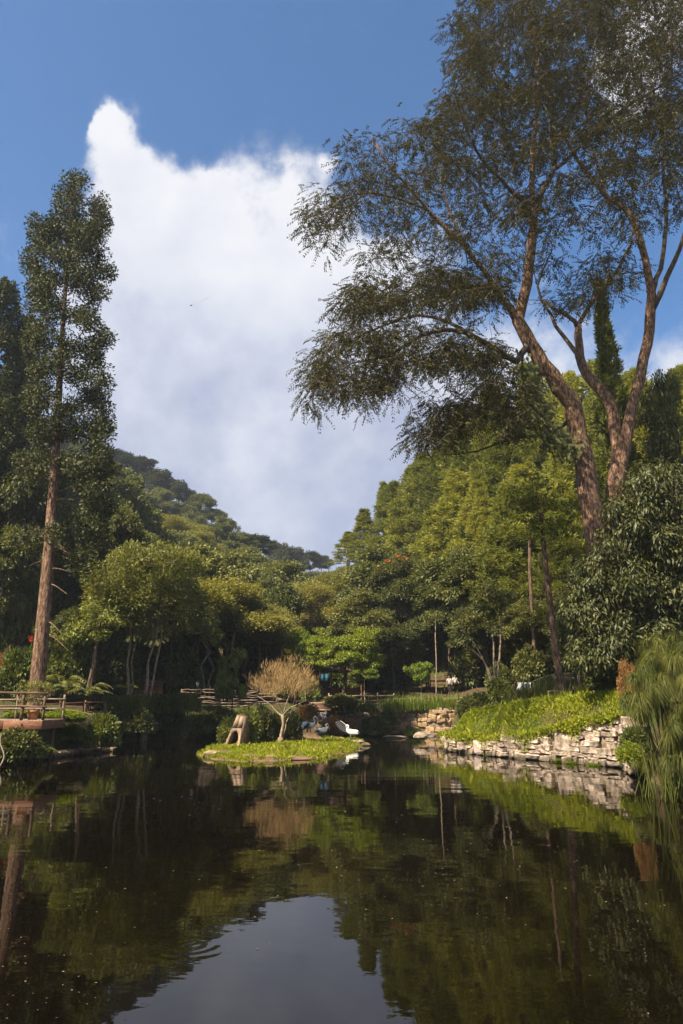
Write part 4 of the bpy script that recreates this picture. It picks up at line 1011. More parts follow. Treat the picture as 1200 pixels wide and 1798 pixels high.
bush('bright', 1110, 1340, 26.4, 50, 36, 'yellow-green weed at the waterline below the reeds', 'weed_clump', 'weed')
bush('bright', 985, 1340, 33.7, 34, 12, 'small green weed cushion at the wall foot below the biggest stone', 'weed_clump', 'weed')
bush('bright', 1012, 1345, 32.9, 40, 14, 'green weeds growing along the wall foot at the water', 'weed_clump', 'weed')
bush('shrub', 940, 1330, 36.2, 40, 20, 'green weeds in the joints of the low stone wall', 'weed_clump', 'weed')
bush('bright', 1052, 1349, 31.8, 46, 12, 'low weeds on the muddy edge below the tall wall', 'weed_clump', 'weed')
bush('bright', 820, 1288, 45, 50, 20, 'bright weeds at the low tip of the bank', 'weed_clump', 'weed')
# purple spiky plant
mb = MB(); r_ = np.random.RandomState(2)
for k in range(40):
    a = r_.uniform(0, 6.283); blade_strip(mb, np.array([0, 0, r_.uniform(0, 0.5)]), np.array([math.cos(a), math.sin(a), 0]) * 0.5, 0.55, 0.05, 1.2, 0.5, 4, r_)
PURPLE = leaf_mat('purple_leaf', [(0.035, 0.012, 0.02), (0.07, 0.02, 0.035), (0.10, 0.04, 0.05)], 0.2, 0.45, 0.4, (1.3, 0.6, 0.8))
t = thing('spiky_plant', 'dark purple spiky plant on the crest of the grassy bank', 'plant', P(1008, 1228, 39.5)); link('blades', mb.mesh('blades', PURPLE), t)

# --- grass on the island and on the bank
def grass_patch(name, label, n, sampler, L, W, mat, r, lean=0.5, up=0.3):
    x, y, z = sampler(n); n = len(x)
    pos = np.stack([x, y, z - 0.01], 1)
    d = sph(n, r) * lean + np.array([0, 0, 1.0])
    nn = sph(n, r) + np.array([0, 0, up])
    cl = 1 + 0.45 * np.sin(x * 3.1 + np.sin(y * 2.3) * 2) * np.sin(y * 2.7 + 1) + 0.3 * np.sin(x * 7.7 + y * 5.3)
    tall = np.where(r.rand(n) < 0.04, 2.2, 1.0)
    v, q = leaf_arrays(pos, d, nn, L * cl * tall * r.uniform(0.5, 1.3, n), W * np.clip(cl, 0.6, 1.4) * r.uniform(0.6, 1.3, n))
    return tag(link(name, mesh_np(name, v, q, mat)), label, 'grass', kind='stuff')
def samp_island(n):
    r = np.random.RandomState(4)
    x = r.uniform(ISL[:, 0].min(), ISL[:, 0].max(), n * 2); y = r.uniform(ISL[:, 1].min(), ISL[:, 1].max(), n * 2)
    s = sdist(np.stack([x, y], 1), ISL); k = s < -0.02
    x, y = x[k], y[k]
    thin = (np.sin(x * 2.1 + 1.7) * np.sin(y * 1.3) + np.sin(x * 5 + y * 3.1) * 0.5 + r.normal(size=len(x)) * 0.15) > -0.7
    x, y = x[thin][:n], y[thin][:n]
    return x, y, isl_h(x, y)
grass_patch('island_grass', 'short bright green ground cover on the small island', 80000, samp_island, 0.10, 0.05, LEAF_GRASS, np.random.RandomState(1), 0.9)
BANK = np.array([tuple(G(775, 1317)[:2]), tuple(G(850, 1326)[:2]), tuple(G(940, 1334)[:2]), tuple(G(1030, 1342)[:2]), tuple(G(1096, 1347)[:2]), tuple(P(1100, 1200, 33)[:2]), tuple(P(1085, 1200, 37)[:2]), tuple(P(1000, 1200, 41)[:2]), tuple(P(900, 1200, 45.5)[:2]), tuple(P(830, 1200, 48.5)[:2]), tuple(P(790, 1200, 48)[:2])])
def bank_shift(x, y):
    return x, y
def samp_bank(n):
    r = np.random.RandomState(5)
    x = r.uniform(BANK[:, 0].min(), BANK[:, 0].max(), n * 4); y = r.uniform(BANK[:, 1].min(), BANK[:, 1].max(), n * 4)
    p = np.stack([x, y], 1)
    k = (sdist(p, BANK) < 0) & (sdist(p, POND) > 0.55)
    x, y = x[k][:n], y[k][:n]
    return x, y, np.maximum(height(x, y), wall_top(x, y) * (sdist(np.stack([x, y], 1), POND) < 1.1))
# retaining wall line on the right and its top height
WLINE = np.array([tuple(G(*p)[:2]) for p in ((775, 1318), (850, 1327), (940, 1335), (1030, 1343), (1095, 1349), (1112, 1362))])
WTOPZ = [0.9, 0.9, 1.2, 1.9, 2.1, 1.8]
_seg = np.concatenate([[0], np.cumsum(np.hypot(*np.diff(WLINE, axis=0).T))])
def wall_param(x, y):
    best = np.full(np.shape(x), 1e9); par = np.zeros(np.shape(x))
    for i in range(len(WLINE) - 1):
        a, b = WLINE[i], WLINE[i + 1]; e = b - a
        t = np.clip(((x - a[0]) * e[0] + (y - a[1]) * e[1]) / (e @ e), 0, 1)
        d = np.hypot(x - a[0] - t * e[0], y - a[1] - t * e[1])
        k = d < best; best = np.where(k, d, best); par = np.where(k, _seg[i] + t * (_seg[i + 1] - _seg[i]), par)
    return par
def wall_top(x, y): return np.interp(wall_param(x, y), _seg, WTOPZ)
grass_patch('bank_grass', 'thick bright green ground cover on the sloping bank above the wall', 120000, samp_bank, 0.13, 0.055, LEAF_GRASS, np.random.RandomState(2), 0.8)
def samp_drape(n):
    r = np.random.RandomState(15)
    t = r.uniform(0, _seg[-2], n); ph = np.sin(t * 1.9) * 0.5 + np.sin(t * 4.3 + 1) * 0.3
    x = np.interp(t, _seg, WLINE[:, 0]); y = np.interp(t, _seg, WLINE[:, 1])
    zt = np.interp(t, _seg, WTOPZ)
    dz = np.abs(r.normal(size=n)) * (0.16 + 0.22 * np.clip(ph + 0.35 * (t < _seg[3]), 0, 1.2))
    off = r.uniform(-0.2, 0.5, n) + 0.05
    # outward is towards the pond
    i = np.clip(np.searchsorted(_seg, t) - 1, 0, len(_seg) - 2)
    e = unit(np.diff(WLINE, axis=0))[i]
    return x - e[:, 1] * off * np.sign(off + 1), y + e[:, 0] * off, np.where(off > 0.15, zt + 0.05, zt + 0.08 - dz)
grass_patch('draping_grass', 'green ground cover spilling over the wall edge', 14000, samp_drape, 0.14, 0.06, LEAF_GRASS, np.random.RandomState(3), 1.2)

# --- papyrus-like reeds at the right
def make_umbel(seed, n=230, L=0.62):
    r = np.random.RandomState(seed); mb = MB()
    for k in range(n):
        q = sph(1, r)[0]; h = math.hypot(q[0], q[1]) + 1e-6
        o = np.array([q[0], q[1], 0]) / h
        blade_strip(mb, np.zeros(3), o * r.uniform(0.35, 0.95), L * r.uniform(0.7, 1.2), 0.011, r.uniform(0.3, 1.15), r.uniform(0.75, 1.35), 5, r)
    return mb.mesh('umbel', LEAF_REED)
UMB = [make_umbel(k) for k in range(4)]
def reeds(label, spots, d0, base_px, rr):
    base = P(*base_px); base.z = max(hz(base.x, base.y), -0.2)
    t = thing('reed_clump', label, 'reeds', base)
    for k, (px, py, dd, sc) in enumerate(spots):
        top = np.array(P(px, py, d0 + dd)) - np.array(base)
        b0 = np.array([rr.normal() * 0.25 + top[0] * 0.25, rr.normal() * 0.25 + top[1] * 0.25, -0.2])
        mb = MB(); tube(mb, smooth_path([b0, b0 * 0.4 + top * 0.6 + np.array([0, 0, 0.15]), top], 7), np.linspace(0.018, 0.009, 7), 4)
        link('stem', mb.mesh('stem', LEAF_REED, True), t)
        link('umbel', UMB[k % 4], t, tuple(top), (rr.normal() * 0.25, rr.normal() * 0.25, rr.uniform(0, 6.28)), sc)
rr = np.random.RandomState(6)
up_s = [(rr.uniform(1128, 1215), rr.uniform(1118, 1190), rr.uniform(-0.8, 0.8), rr.uniform(0.75, 1.05)) for _ in range(30)]
mid_s = [(rr.uniform(1098, 1215), rr.uniform(1190, 1262), rr.uniform(-1.0, 0.5), rr.uniform(0.7, 1.0)) for _ in range(34)]
low_s = [(rr.uniform(1112, 1150), rr.uniform(1318, 1352), rr.uniform(-0.4, 0.4), rr.uniform(0.5, 0.75)) for _ in range(9)]
low2_s = [(rr.uniform(1165, 1215), rr.uniform(1270, 1340), rr.uniform(-0.6, 0.4), rr.uniform(0.8, 1.0)) for _ in range(12)]
reeds('tallest reed tuft with hair-fine arching heads against the big-leaved evergreen', up_s, 21.5, (1185, 1330, 21.5), rr)
reeds('wide mass of hair-fine green reeds bending over the end of the stone wall', mid_s, 20.8, (1170, 1345, 20.8), rr)
reeds('small low reed tuft dipping into the water below the stone wall end', low_s, 21.5, (1130, 1375, 21.5), rr)
reeds('shaded reed tuft standing in the water below the wide reed mass', low2_s, 20.2, (1190, 1380, 20.2), rr)

# --- floating specks on the pond
def debris():
    r = np.random.RandomState(9); n = 620
    px = r.uniform(0, 1200, n); py = 1345 + 453 * r.uniform(0, 1, n) ** 1.25
    pts = np.array([tuple(G(a, b, 0.004)) for a, b in zip(px, py)])
    k = (sdist(pts[:, :2], POND) < -0.4) & (sdist(pts[:, :2], ISL) > 0.3)
    k &= (np.sin(pts[:, 0] * 0.55 + 1) * np.sin(pts[:, 1] * 0.4 + 2) + r.normal(size=n) * 0.35) > -0.05
    k &= ~((np.abs(px - 420) < 240) & (py > 1560) & (r.rand(n) < 0.6))
    pts = pts[k]; m = len(pts)
    d = sph(m, r); d[:, 2] = 0.02
    s = r.uniform(0.025, 0.06, m) * np.clip(np.linalg.norm(pts[:, :2], axis=1) / 14, 0.55, 1.5)
    v, q = leaf_arrays(pts, d, np.tile([0, 0, 1.0], (m, 1)) + r.normal(size=(m, 3)) * 0.05, s, s * 0.6, 0.1)
    tag(link('floating_leaves', mesh_np('floating_leaves', v, q, DEBRIS)), 'tiny fallen leaves and petals floating on the dark pond', 'leaves', kind='stuff')
debris()
# ------------------------------------------------------------------ stone walls
def make_stones(mat, seed, n=8):
    out = []; r = np.random.RandomState(seed)
    for k in range(n):
        bm = bmesh.new(); bmesh.ops.create_cube(bm, size=1.0)
        for v in bm.verts: v.co += Vector(r.normal(size=3) * 0.12)
        bmesh.ops.bevel(bm, geom=list(bm.edges), offset=0.13, segments=1, affect='EDGES', profile=0.5)
        for v in bm.verts: v.co += Vector(r.normal(size=3) * 0.025)
        me = bpy.data.meshes.new('stone'); bm.to_mesh(me); bm.free(); me.materials.append(mat); out.append(me)
    return out
ST_W, ST_T, ST_P = make_stones(STONE, 1), make_stones(STONE_TAN, 2), make_stones(STONE_PINK, 3)
def stone_wall(name, label, line, tops, base_z, hmin, hmax, wmin, wmax, meshes, seed, batter=0.12, big=(), gap=0.0, core_mat=MORTAR, skip=0.05):
    r = np.random.RandomState(seed)
    line = np.array(line, float); seg = np.concatenate([[0], np.cumsum(np.hypot(*np.diff(line, axis=0).T))])
    o = Vector((*line[0], base_z)); t = thing(name, label, 'wall', o)
    def at(u): return np.array([np.interp(u, seg, line[:, 0]), np.interp(u, seg, line[:, 1])])
    def face(u):
        e = at(min(u + 0.2, seg[-1])) - at(max(u - 0.2, 0)); e = e / np.linalg.norm(e)
        return e, np.array([e[1], -e[0]])          # normal towards the water
    # core
    us = np.linspace(0, seg[-1], 60); v = []
    for u in us:
        p = at(u); e, n = face(u); h = np.interp(u, seg, tops)
        for off, z in ((0.0, base_z - 0.5), (-batter * (h - base_z), h - 0.03), (-0.75 - batter, h - 0.05), (-0.75, base_z - 0.5)):
            q = p + n * (off - 0.06); v.append((q[0] - o.x, q[1] - o.y, z - o.z))
    q = []
    for i in range(59):
        for j in range(4): q.append((i * 4 + j, (i + 1) * 4 + j, (i + 1) * 4 + (j + 1) % 4, i * 4 + (j + 1) % 4))
    q += [(3, 2, 1, 0), (59 * 4, 59 * 4 + 1, 59 * 4 + 2, 59 * 4 + 3)]
    link('core', mesh_np('core', v, np.array(q), core_mat), t)
    taken = []
    def put(u, z, w, h, dep, ml):
        p = at(u); e, n = face(u)
        q = p + n * (-batter * (z - base_z) + r.uniform(-0.02, 0.035) - 0.02)
        ang = math.atan2(e[1], e[0])
        link('stone', ml[r.randint(len(ml))], t, (q[0] - o.x, q[1] - o.y, z - o.z), (r.normal() * 0.08, r.normal() * 0.09, ang + r.normal() * 0.08), (w, dep, h))
    for (u, z, w, h, ml) in big:
        put(u, z, w, h, 0.36, ml); taken.append((u, z, w, h))
    z = base_z + 0.02; cnt = 0
    while z < max(tops):
        h = r.uniform(hmin, hmax); u = r.uniform(-0.2, 0.1)
        while u < seg[-1]:
            w = r.uniform(wmin, wmax) ; hh = h * r.uniform(0.75, 1.1)
            uc, zc = u + w / 2, z + h / 2 + r.normal() * 0.02
            top = np.interp(uc, seg, tops)
            if uc < seg[-1] and zc + hh * 0.3 < top and r.rand() > skip and not any(abs(uc - a) < (w + c) * 0.42 and abs(zc - b) < (hh + d) * 0.42 for a, b, c, d in taken):
                put(uc, zc, w * 1.0, hh * 1.02, r.uniform(0.25, 0.34), meshes); cnt += 1
            u += w + gap
        z += h * 0.97
    return t
stone_wall('retaining_wall', 'pale rough stone retaining wall holding up the bright green bank', WLINE, WTOPZ, 0.0, 0.15, 0.33, 0.22, 0.85, ST_W, 4, skip=0.04,
           big=((3.9, 0.36, 0.85, 0.66, ST_P), (9.6, 0.95, 1.1, 0.75, ST_W), (0.5, 0.45, 0.6, 0.6, ST_W), (2.2, 0.4, 0.6, 0.5, ST_W)))
FAR = [tuple(G(*p)[:2]) for p in ((572, 1292), (640, 1291.5), (720, 1291.5), (780, 1293), (826, 1292))]
stone_wall('retaining_wall', 'tan mossy stone wall across the far side of the pond', FAR, [2.35, 2.3, 2.3, 2.35, 2.3], 0.0, 0.28, 0.45, 0.4, 1.0, ST_T, 5, 0.18, skip=0.12)
LEFTW = [tuple(G(*p)[:2]) for p in ((70, 1334.5), (132, 1326), (204, 1319))]
stone_wall('bank_edging', 'low mossy stone edging along the left bank at the waterline', LEFTW, [0.3, 0.34, 0.22], 0.0, 0.16, 0.26, 0.3, 0.8, ST_T, 6, 0.1, skip=0.1)
def boulder(name, label, p, s, mat, seed, rz=0.0, cat='rock', sub=2):
    r = np.random.RandomState(seed); bm = bmesh.new(); bmesh.ops.create_icosphere(bm, subdivisions=sub, radius=0.5)
    ph = r.uniform(0, 6, 6)
    for v in bm.verts:
        c = v.co; v.co = c * (1 + 0.16 * math.sin(c.x * 7 + ph[0]) * math.cos(c.y * 6 + ph[1]) + 0.12 * math.sin(c.z * 9 + ph[2]) + r.normal() * 0.03)
    me = bpy.data.meshes.new('boulder'); bm.to_mesh(me); bm.free(); me.materials.append(mat)
    o = link(name, me, None, p, (0, 0, rz), s)
    return tag(o, label, cat)
boulder('boulder', 'tan rounded rock at the left tip of the island', G(372, 1327, 0.05), (0.9, 0.8, 0.62), STONE_TAN, 1, 0.3)
boulder('rock', 'flat brown rock at the island front edge', G(478, 1334, 0.03), (1.0, 0.6, 0.4), STONE_TAN, 2)
boulder('rock', 'dark long rock beside the flat brown one on the island edge', G(520, 1333, 0.03), (1.5, 0.5, 0.34), SOIL, 3, 0.1)
boulder('rock', 'white flat rock at the pointed right end of the island', G(628, 1305, 0.14), (1.1, 0.8, 0.45), STONE, 4)
boulder('rock', 'small grey rock in the water off the island point', G(642, 1308, 0.05), (0.7, 0.6, 0.35), STONE_TAN, 5)
boulder('slab', 'pale flat slab in the water under the shaded far wall', G(694, 1295, 0.04), (2.2, 1.4, 0.3), STONE, 6)
boulder('slab', 'pale tilted slab at the foot of the tan wall', G(745, 1291, 0.5), (1.4, 0.9, 0.5), STONE, 16, 0.2)
boulder('mound', 'brown earth mound the tall-necked pelican stands on', G(538, 1299, 0.22), (2.6, 2.0, 0.95), SOIL, 7)
for k, (px, py, w) in enumerate(((560, 1298, 0.7), (575, 1297, 0.6), (588, 1298, 0.8), (600, 1299, 0.6))):
    boulder('rock', ['brown wet rock under the waterfall', 'dark rock right of the waterfall pool', 'reddish rock behind the island grass', 'small rock beside the wing-spreading pelican'][k], G(px, py, 0.15), (w, w * 0.8, w * 0.6), STONE_TAN, 20 + k)

# ------------------------------------------------------------------ wood: deck, rails, fences
def rail(mb, a, b, r0, wob=0.0, n=5, rnd=random, sides=6):
    a, b = np.array(a, float), np.array(b, float)
    pts = a + (b - a) * np.linspace(0, 1, n)[:, None]
    pts[1:-1] += np.array([[rnd.gauss(0, wob) for _ in range(3)] for _ in range(n - 2)])
    tube(mb, pts, r0, sides)
def part_rail(t, name, a, b, r0, mat, wob=0.0, org=(0, 0, 0), n=5, sides=6):
    mb = MB(); rail(mb, np.array(a) - np.array(org), np.array(b) - np.array(org), r0, wob, n, sides=sides)
    return link(name, mb.mesh(name, mat, True), t)
def deck():
    zf = 1.86; d = 33.0
    a = P(-60, 1265, d); b = P(77, 1266, d)
    o = Vector((b.x, d, zf)); t = thing('deck', 'brown timber deck jutting over the water on the left bank', 'deck', (b.x, d, zf))
    L = b.x - a.x
    n = int(L / 0.16)
    for k in range(n):
        mb = MB(); boxm(mb, (0, 0, 0), (0.15, 2.6, 0.05)); link('plank', bevel_mesh(mb, 'plank', WOOD_PALE, 0.008) if k == 0 else bpy.data.meshes['plank'], t, (-0.08 - k * 0.16, 1.25, 0))
    mb = MB(); boxm(mb, (0, 0, 0), (L * 0.5 - 0.01, 0.06, 0.40)); me = bevel_mesh(mb, 'fascia_board', WOOD_RED, 0.01)
    link('fascia_board', me, t, (-L * 0.25, -0.09, -0.20)); link('fascia_board', me, t, (-L * 0.75, -0.09, -0.20))
    mb = MB(); boxm(mb, (-0.03, 1.25, -0.22), (0.06, 2.6, 0.34)); link('side_board', bevel_mesh(mb, 'side_board', WOOD_RED, 0.01), t)
    for x in (-0.4, -L * 0.5, -L + 0.3):
        for y in (0.3, 2.2):
            mb = MB(); tube(mb, [(x, y, -0.06), (x, y, -2.2)], 0.09, 8); link('support_post', mb.mesh('support_post', WOOD_DARK), t)
    # railing
    rt = thing('deck_railing', 'rustic dark log railing round the timber deck', 'railing', (b.x, d, zf + 0.026))
    H = 1.22
    xs = (-0.05, -1.05, -2.4, -3.6)
    for k, x in enumerate(xs):
        part_rail(rt, 'post', (x, 0, 0), (x + random.gauss(0, 0.02), 0, H - (0.1 if k == 0 else 0)), 0.065 if k != 1 else 0.08, WOOD_DARK, 0.008)
    for z, r0 in ((H, 0.055), (0.62, 0.05)):
        part_rail(rt, 'rail', (-4.0, -0.07, z + 0.05), (0.1, -0.07, z - 0.04), r0, WOOD_DARK, 0.015, n=7)
    for x in (-0.05, -2.4):
        part_rail(rt, 'post', (x - 0.05, 2.45, 0), (x - 0.05, 2.45, H * 0.95), 0.055, WOOD_PALE, 0.008)
    for z in (0.95, 0.5):
        part_rail(rt, 'rail', (-4.0, 2.40, z), (0.0, 2.40, z), 0.04, WOOD_PALE, 0.015, n=7)
    mb = MB(); rail(mb, (-1.35, 0.0, H - 0.06), (-1.08, 0, H - 0.33), 0.035); link('brace', mb.mesh('brace', WOOD_DARK, True), rt)
    # terracotta pot with its plant
    p = Vector((b.x - 0.72, d + 0.45, zf + 0.026))
    pt = thing('flower_pot', 'terracotta pot with a leafy twiggy plant standing on the deck', 'pot', p)
    prof = [(0.0, 0.0), (0.2, 0.0), (0.24, 0.25), (0.26, 0.33), (0.285, 0.335), (0.29, 0.42), (0.26, 0.42), (0.25, 0.36), (0.0, 0.36)]
    mb = MB(); th = np.arange(24) * 2 * math.pi / 24
    v = np.concatenate([np.stack([rr_ * np.cos(th), rr_ * np.sin(th), np.full(24, z)], 1) for rr_, z in prof]); i = np.arange(24); j = (i + 1) % 24
    mb.add(v, np.concatenate([np.stack([k * 24 + i, k * 24 + j, (k + 1) * 24 + j, (k + 1) * 24 + i], 1) for k in range(len(prof) - 1)]))
    link('pot', mb.mesh('pot', TERRACOTTA, True), pt)
    r = np.random.RandomState(3); s = Skel(); s.chain([(0, 0, 0.3), (0, 0, 0.6), (0.05, 0, 0.8)], [0.03, 0.025, 0.02])
    att = np.stack([r.uniform(-0.75, 0.6, 70), r.uniform(-0.4, 0.4, 70), r.uniform(0.75, 1.75, 70)], 1)
    s.connect(att, 0.3, 0.006, r=r); s.radii(2.4); s.cap_r(); mb = MB(); s.tubes(mb)
    link('stems', mb.mesh('stems', BARK_PALE, True), pt)
    v, q = spray(att, 22, 0.16, 0.085, 0.05, r, 0.5, 0.1, 0.9); link('foliage', mesh_np('foliage', v, q, LEAF_OLIVE), pt)
deck()
def fence(name, label, a, b, nb, heights, post_h, pr_, rr_, pm, rm, wob=0.01, cat='fence', split=True, dz=None):
    """a, b ground points; rails run bay by bay between the posts"""
    a, b = Vector(a), Vector(b); t = thing(name, label, cat, a)
    dlt = b - a; rnd = random.Random(len(label))
    for k in range(nb + 1):
        q = dlt * (k / nb)
        part_rail(t, 'post', (q.x, q.y, q.z - 0.5), (q.x + rnd.gauss(0, .02), q.y, q.z + post_h + rnd.gauss(0, 0.04)), pr_, pm, 0.006)
    for h in heights:
        for k in range(nb):
            q0, q1 = dlt * (k / nb), dlt * ((k + 1) / nb)
            j0, j1 = rnd.gauss(0, wob * 2), rnd.gauss(0, wob * 2)
            part_rail(t, 'rail', (q0.x - 0.04, q0.y - pr_ - rr_ * 0.5, q0.z + h + j0), (q1.x + 0.04, q1.y - pr_ - rr_ * 0.5, q1.z + h + j1), rr_, rm, wob)
    return t
def gp(px, d, z): v = P(px, 1230, d); return (v.x, d, z)
fence('two_bar_rail', 'two-bar reddish wooden rail running from the deck along the left path', gp(74, 38, 1.65), gp(186, 43, 1.75), 3, (0.42, 0.95), 1.0, 0.05, 0.035, WOOD_DARK, WOOD_RED, 0.008)
fence('bamboo_fence', 'woven bamboo fence of many wavy grey-brown canes by the olive trees', gp(318, 60, 2.3), gp(452, 63, 2.35), 4, (0.15, 0.33, 0.5, 0.68, 0.86, 1.04, 1.22, 1.42), 1.5, 0.06, 0.045, WOOD_DARK, WOOD_PALE, 0.035)
fence('bamboo_fence', 'short sagging bamboo fence left of the woven one behind the hedge', gp(270, 57, 2.1), gp(318, 60, 2.3), 2, (0.55, 0.8, 1.05), 1.1, 0.05, 0.035, WOOD_DARK, WOOD_PALE, 0.03)
fence('bamboo_fence', 'low bamboo fence half hidden behind the bare twiggy tree', gp(452, 63, 2.35), gp(520, 63.5, 2.35), 2, (0.3, 0.55, 0.8, 1.1), 1.2, 0.06, 0.04, WOOD_DARK, WOOD_PALE, 0.03)
fence('wooden_railing', 'weathered wooden railing with square gaps above the dark wall top', gp(578, 62, 2.35), gp(692, 62.5, 2.35), 4, (0.25, 0.55, 0.95), 1.15, 0.06, 0.05, WOOD_PALE, WOOD_PALE, 0.01)
fence('low_rail', 'thin pale single rail along the path above the strap-leaved plants', gp(692, 62.5, 2.4), gp(838, 62, 2.5), 5, (0.62,), 0.66, 0.035, 0.04, WOOD_PALE, WOOD_PALE, 0.006)
fence('low_rail', 'short pale rail at the foot of the creeper-hung trunk', gp(965, 44, 2.75), gp(1010, 42.5, 2.75), 1, (0.6,), 0.65, 0.04, 0.04, WOOD_PALE, WOOD_PALE, 0.006)
# weir of stacked planks and the fall below it
def weir():
    o = P(564, 1243, 59.6); t = thing('plank_weir', 'stepped reddish plank weir at the head of the waterfall', 'weir', o)
    for k in range(5):
        mb = MB(); boxm(mb, (0, 0, 0), (2.0 - 0.09 * (4 - k), 0.24, 0.14), (0, 0, 0.01 * k))
        link('plank', bevel_mesh(mb, 'plank', WOOD_RED if k % 2 else WOOD_PALE, 0.012), t, (0.05 * (k % 2), 0.25 * k, -0.16 + 0.14 * k))
    mb = MB(); boxm(mb, (0, 0.9, -1.35), (1.1, 1.2, 2.1)); link('back_wall', mb.mesh('back_wall', MORTAR), t)
    m, nt, out = new_mat('falling_water'); N, K = nt.nodes, nt.links
    tc = N.new('ShaderNodeTexCoord'); mp = N.new('ShaderNodeMapping'); mp.inputs['Scale'].default_value = (9, 9, 0.9); K.new(tc.outputs['Object'], mp.inputs[0])
    no = N.new('ShaderNodeTexNoise'); no.inputs['Scale'].default_value = 2.2; no.inputs['Detail'].default_value = 5; K.new(mp.outputs[0], no.inputs[0])
    mr = N.new('ShaderNodeMapRange'); mr.inputs[1].default_value = 0.45; mr.inputs[2].default_value = 0.62; K.new(no.outputs[0], mr.inputs[0])
    tr = N.new('ShaderNodeBsdfTransparent'); pb = N.new('ShaderNodeBsdfPrincipled'); pb.inputs['Base Color'].default_value = (0.6, 0.62, 0.66, 1); pb.inputs['Roughness'].default_value = 0.35
    mx = N.new('ShaderNodeMixShader'); K.new(mr.outputs[0], mx.inputs[0]); K.new(tr.outputs[0], mx.inputs[1]); K.new(pb.outputs[0], mx.inputs[2]); K.new(mx.outputs[0], out.inputs[0])
    q = P(566, 1251, 59.2); v = []; f = []; nu, nv = 9, 16
    r = np.random.RandomState(1)
    for j in range(nv):
        s_ = j / (nv - 1)
        for i in range(nu):
            u = i / (nu - 1) - 0.5
            v.append((u * (0.75 + 0.25 * s_) + 0.02 * math.sin(9 * s_ + 5 * i), -0.35 * math.sqrt(s_) - 0.05 * math.sin(i * 2.1) , -1.75 * s_))
    for j in range(nv - 1):
        for i in range(nu - 1): f.append((j * nu + i, j * nu + i + 1, (j + 1) * nu + i + 1, (j + 1) * nu + i))
    tag(link('waterfall', mesh_np('waterfall', v, np.array(f), m, True), None, q), 'thin white waterfall dropping from the plank weir', 'waterfall', kind='structure')
weir()

# ------------------------------------------------------------------ island things
def nest_hut():
    bx_, by_ = G(416, 1308, 0.25)[:2]; o = Vector((bx_, by_, iz(bx_, by_) - 0.03))
    t = thing('nest_hut', 'tapered clay nesting hut with an arched dark opening on the island', 'hut', o, R(-20))
    W, D2, Hh = 1.0, 1.25, 1.72
    wt, dt = 0.46, 0.34                       # top size
    yb = 0.5                                 # the front leans back by this much
    fr = lambda x, z: (x * (1 - (1 - wt / W) * z / Hh) + 0.22 * z / Hh, -D2 / 2 + yb * z / Hh, z)
    # front panel with arch
    n = 16; aw, ah = 0.34, 0.86
    arch = [(-aw, 0.0)] + [(-aw * math.cos(math.pi * k / n), 0.40 + (ah - 0.40) * math.sin(math.pi * k / n)) for k in range(n + 1)] + [(aw, 0.0)]
    def outer(k):
        a = math.pi * k / n
        x = -math.cos(a); z = math.sin(a)
        m = max(abs(x), z)
        return (x / m * W / 2, 0.30 + z / m * 0.72)
    out_ = [(-W / 2, 0.0)] + [outer(k) for k in range(n + 1)] + [(W / 2, 0.0)]
    v = []; f = []
    th = np.array([0, 0.07, 0.02])
    for lay in (0, 1):
        for ring in (arch, out_):
            for x, z in ring: v.append(np.array(fr(x, z)) + th * lay)
    m = len(arch)
    for k in range(m - 1):
        f.append((m + k, m + k + 1, k + 1, k)); f.append((2 * m + k, 2 * m + k + 1, 3 * m + k + 1, 3 * m + k)); f.append((k, k + 1, 2 * m + k + 1, 2 * m + k))
    mb = MB(); mb.add(v, f); link('front_arch', mb.mesh('front_arch', CLAY), t)
    # two upper front panels either side of the slot
    for sg in (-1, 1):
        xa, xb = (sg * 0.028, sg * W / 2)
        z0, z1 = 1.021, Hh
        pts = [fr(xa, z0), fr(xb, z0), fr(xb, z1), fr(xa, z1)]
        if sg < 0: pts = [pts[1], pts[0], pts[3], pts[2]]
        p = np.array(pts); mb = MB(); mb.add(np.concatenate([p, p + th]), [(0, 1, 2, 3), (7, 6, 5, 4), (0, 4, 5, 1), (1, 5, 6, 2), (2, 6, 7, 3), (3, 7, 4, 0)])
        link('roof_panel', mb.mesh('roof_panel', CLAY), t)
    bk = lambda x, z: (x * (1 - (1 - wt / W) * z / Hh) + 0.22 * z / Hh, D2 / 2 - (D2 - yb - dt) * z / Hh * 0.55, z)
    for sg in (-1, 1):
        p = np.array([fr(sg * W / 2, 0), fr(sg * W / 2, Hh), bk(sg * W / 2, Hh), bk(sg * W / 2, 0)]) ; p[:2] += np.array([0, 0.072, 0.0])
        inn = p + np.array([-sg * 0.07, 0, 0])
        mb = MB(); mb.add(np.concatenate([p, inn]), [(0, 1, 2, 3), (7, 6, 5, 4), (0, 4, 5, 1), (1, 5, 6, 2), (2, 6, 7, 3), (3, 7, 4, 0)]); link('side_wall', mb.mesh('side_wall', CLAY), t)
    p = np.array([bk(-W / 2, 0), bk(W / 2, 0), bk(W / 2, Hh), bk(-W / 2, Hh)]) + np.array([0, 0.004, 0]); mb = MB(); mb.add(np.concatenate([p, p + [0, 0.06, 0]]), [(0, 1, 2, 3), (7, 6, 5, 4), (0, 4, 5, 1), (1, 5, 6, 2), (2, 6, 7, 3), (3, 7, 4, 0)]); link('back_wall', mb.mesh('back_wall', CLAY), t)
    p = np.array([fr(-W / 2, Hh), fr(W / 2, Hh), bk(W / 2, Hh), bk(-W / 2, Hh)]); mb = MB(); mb.add(np.concatenate([p + [0, 0, 0.004], p + [0, 0, 0.06]]), [(3, 2, 1, 0), (4, 5, 6, 7), (0, 1, 5, 4), (1, 2, 6, 5), (2, 3, 7, 6), (3, 0, 4, 7)]); link('cap', mb.mesh('cap', CLAY), t)
nest_hut()
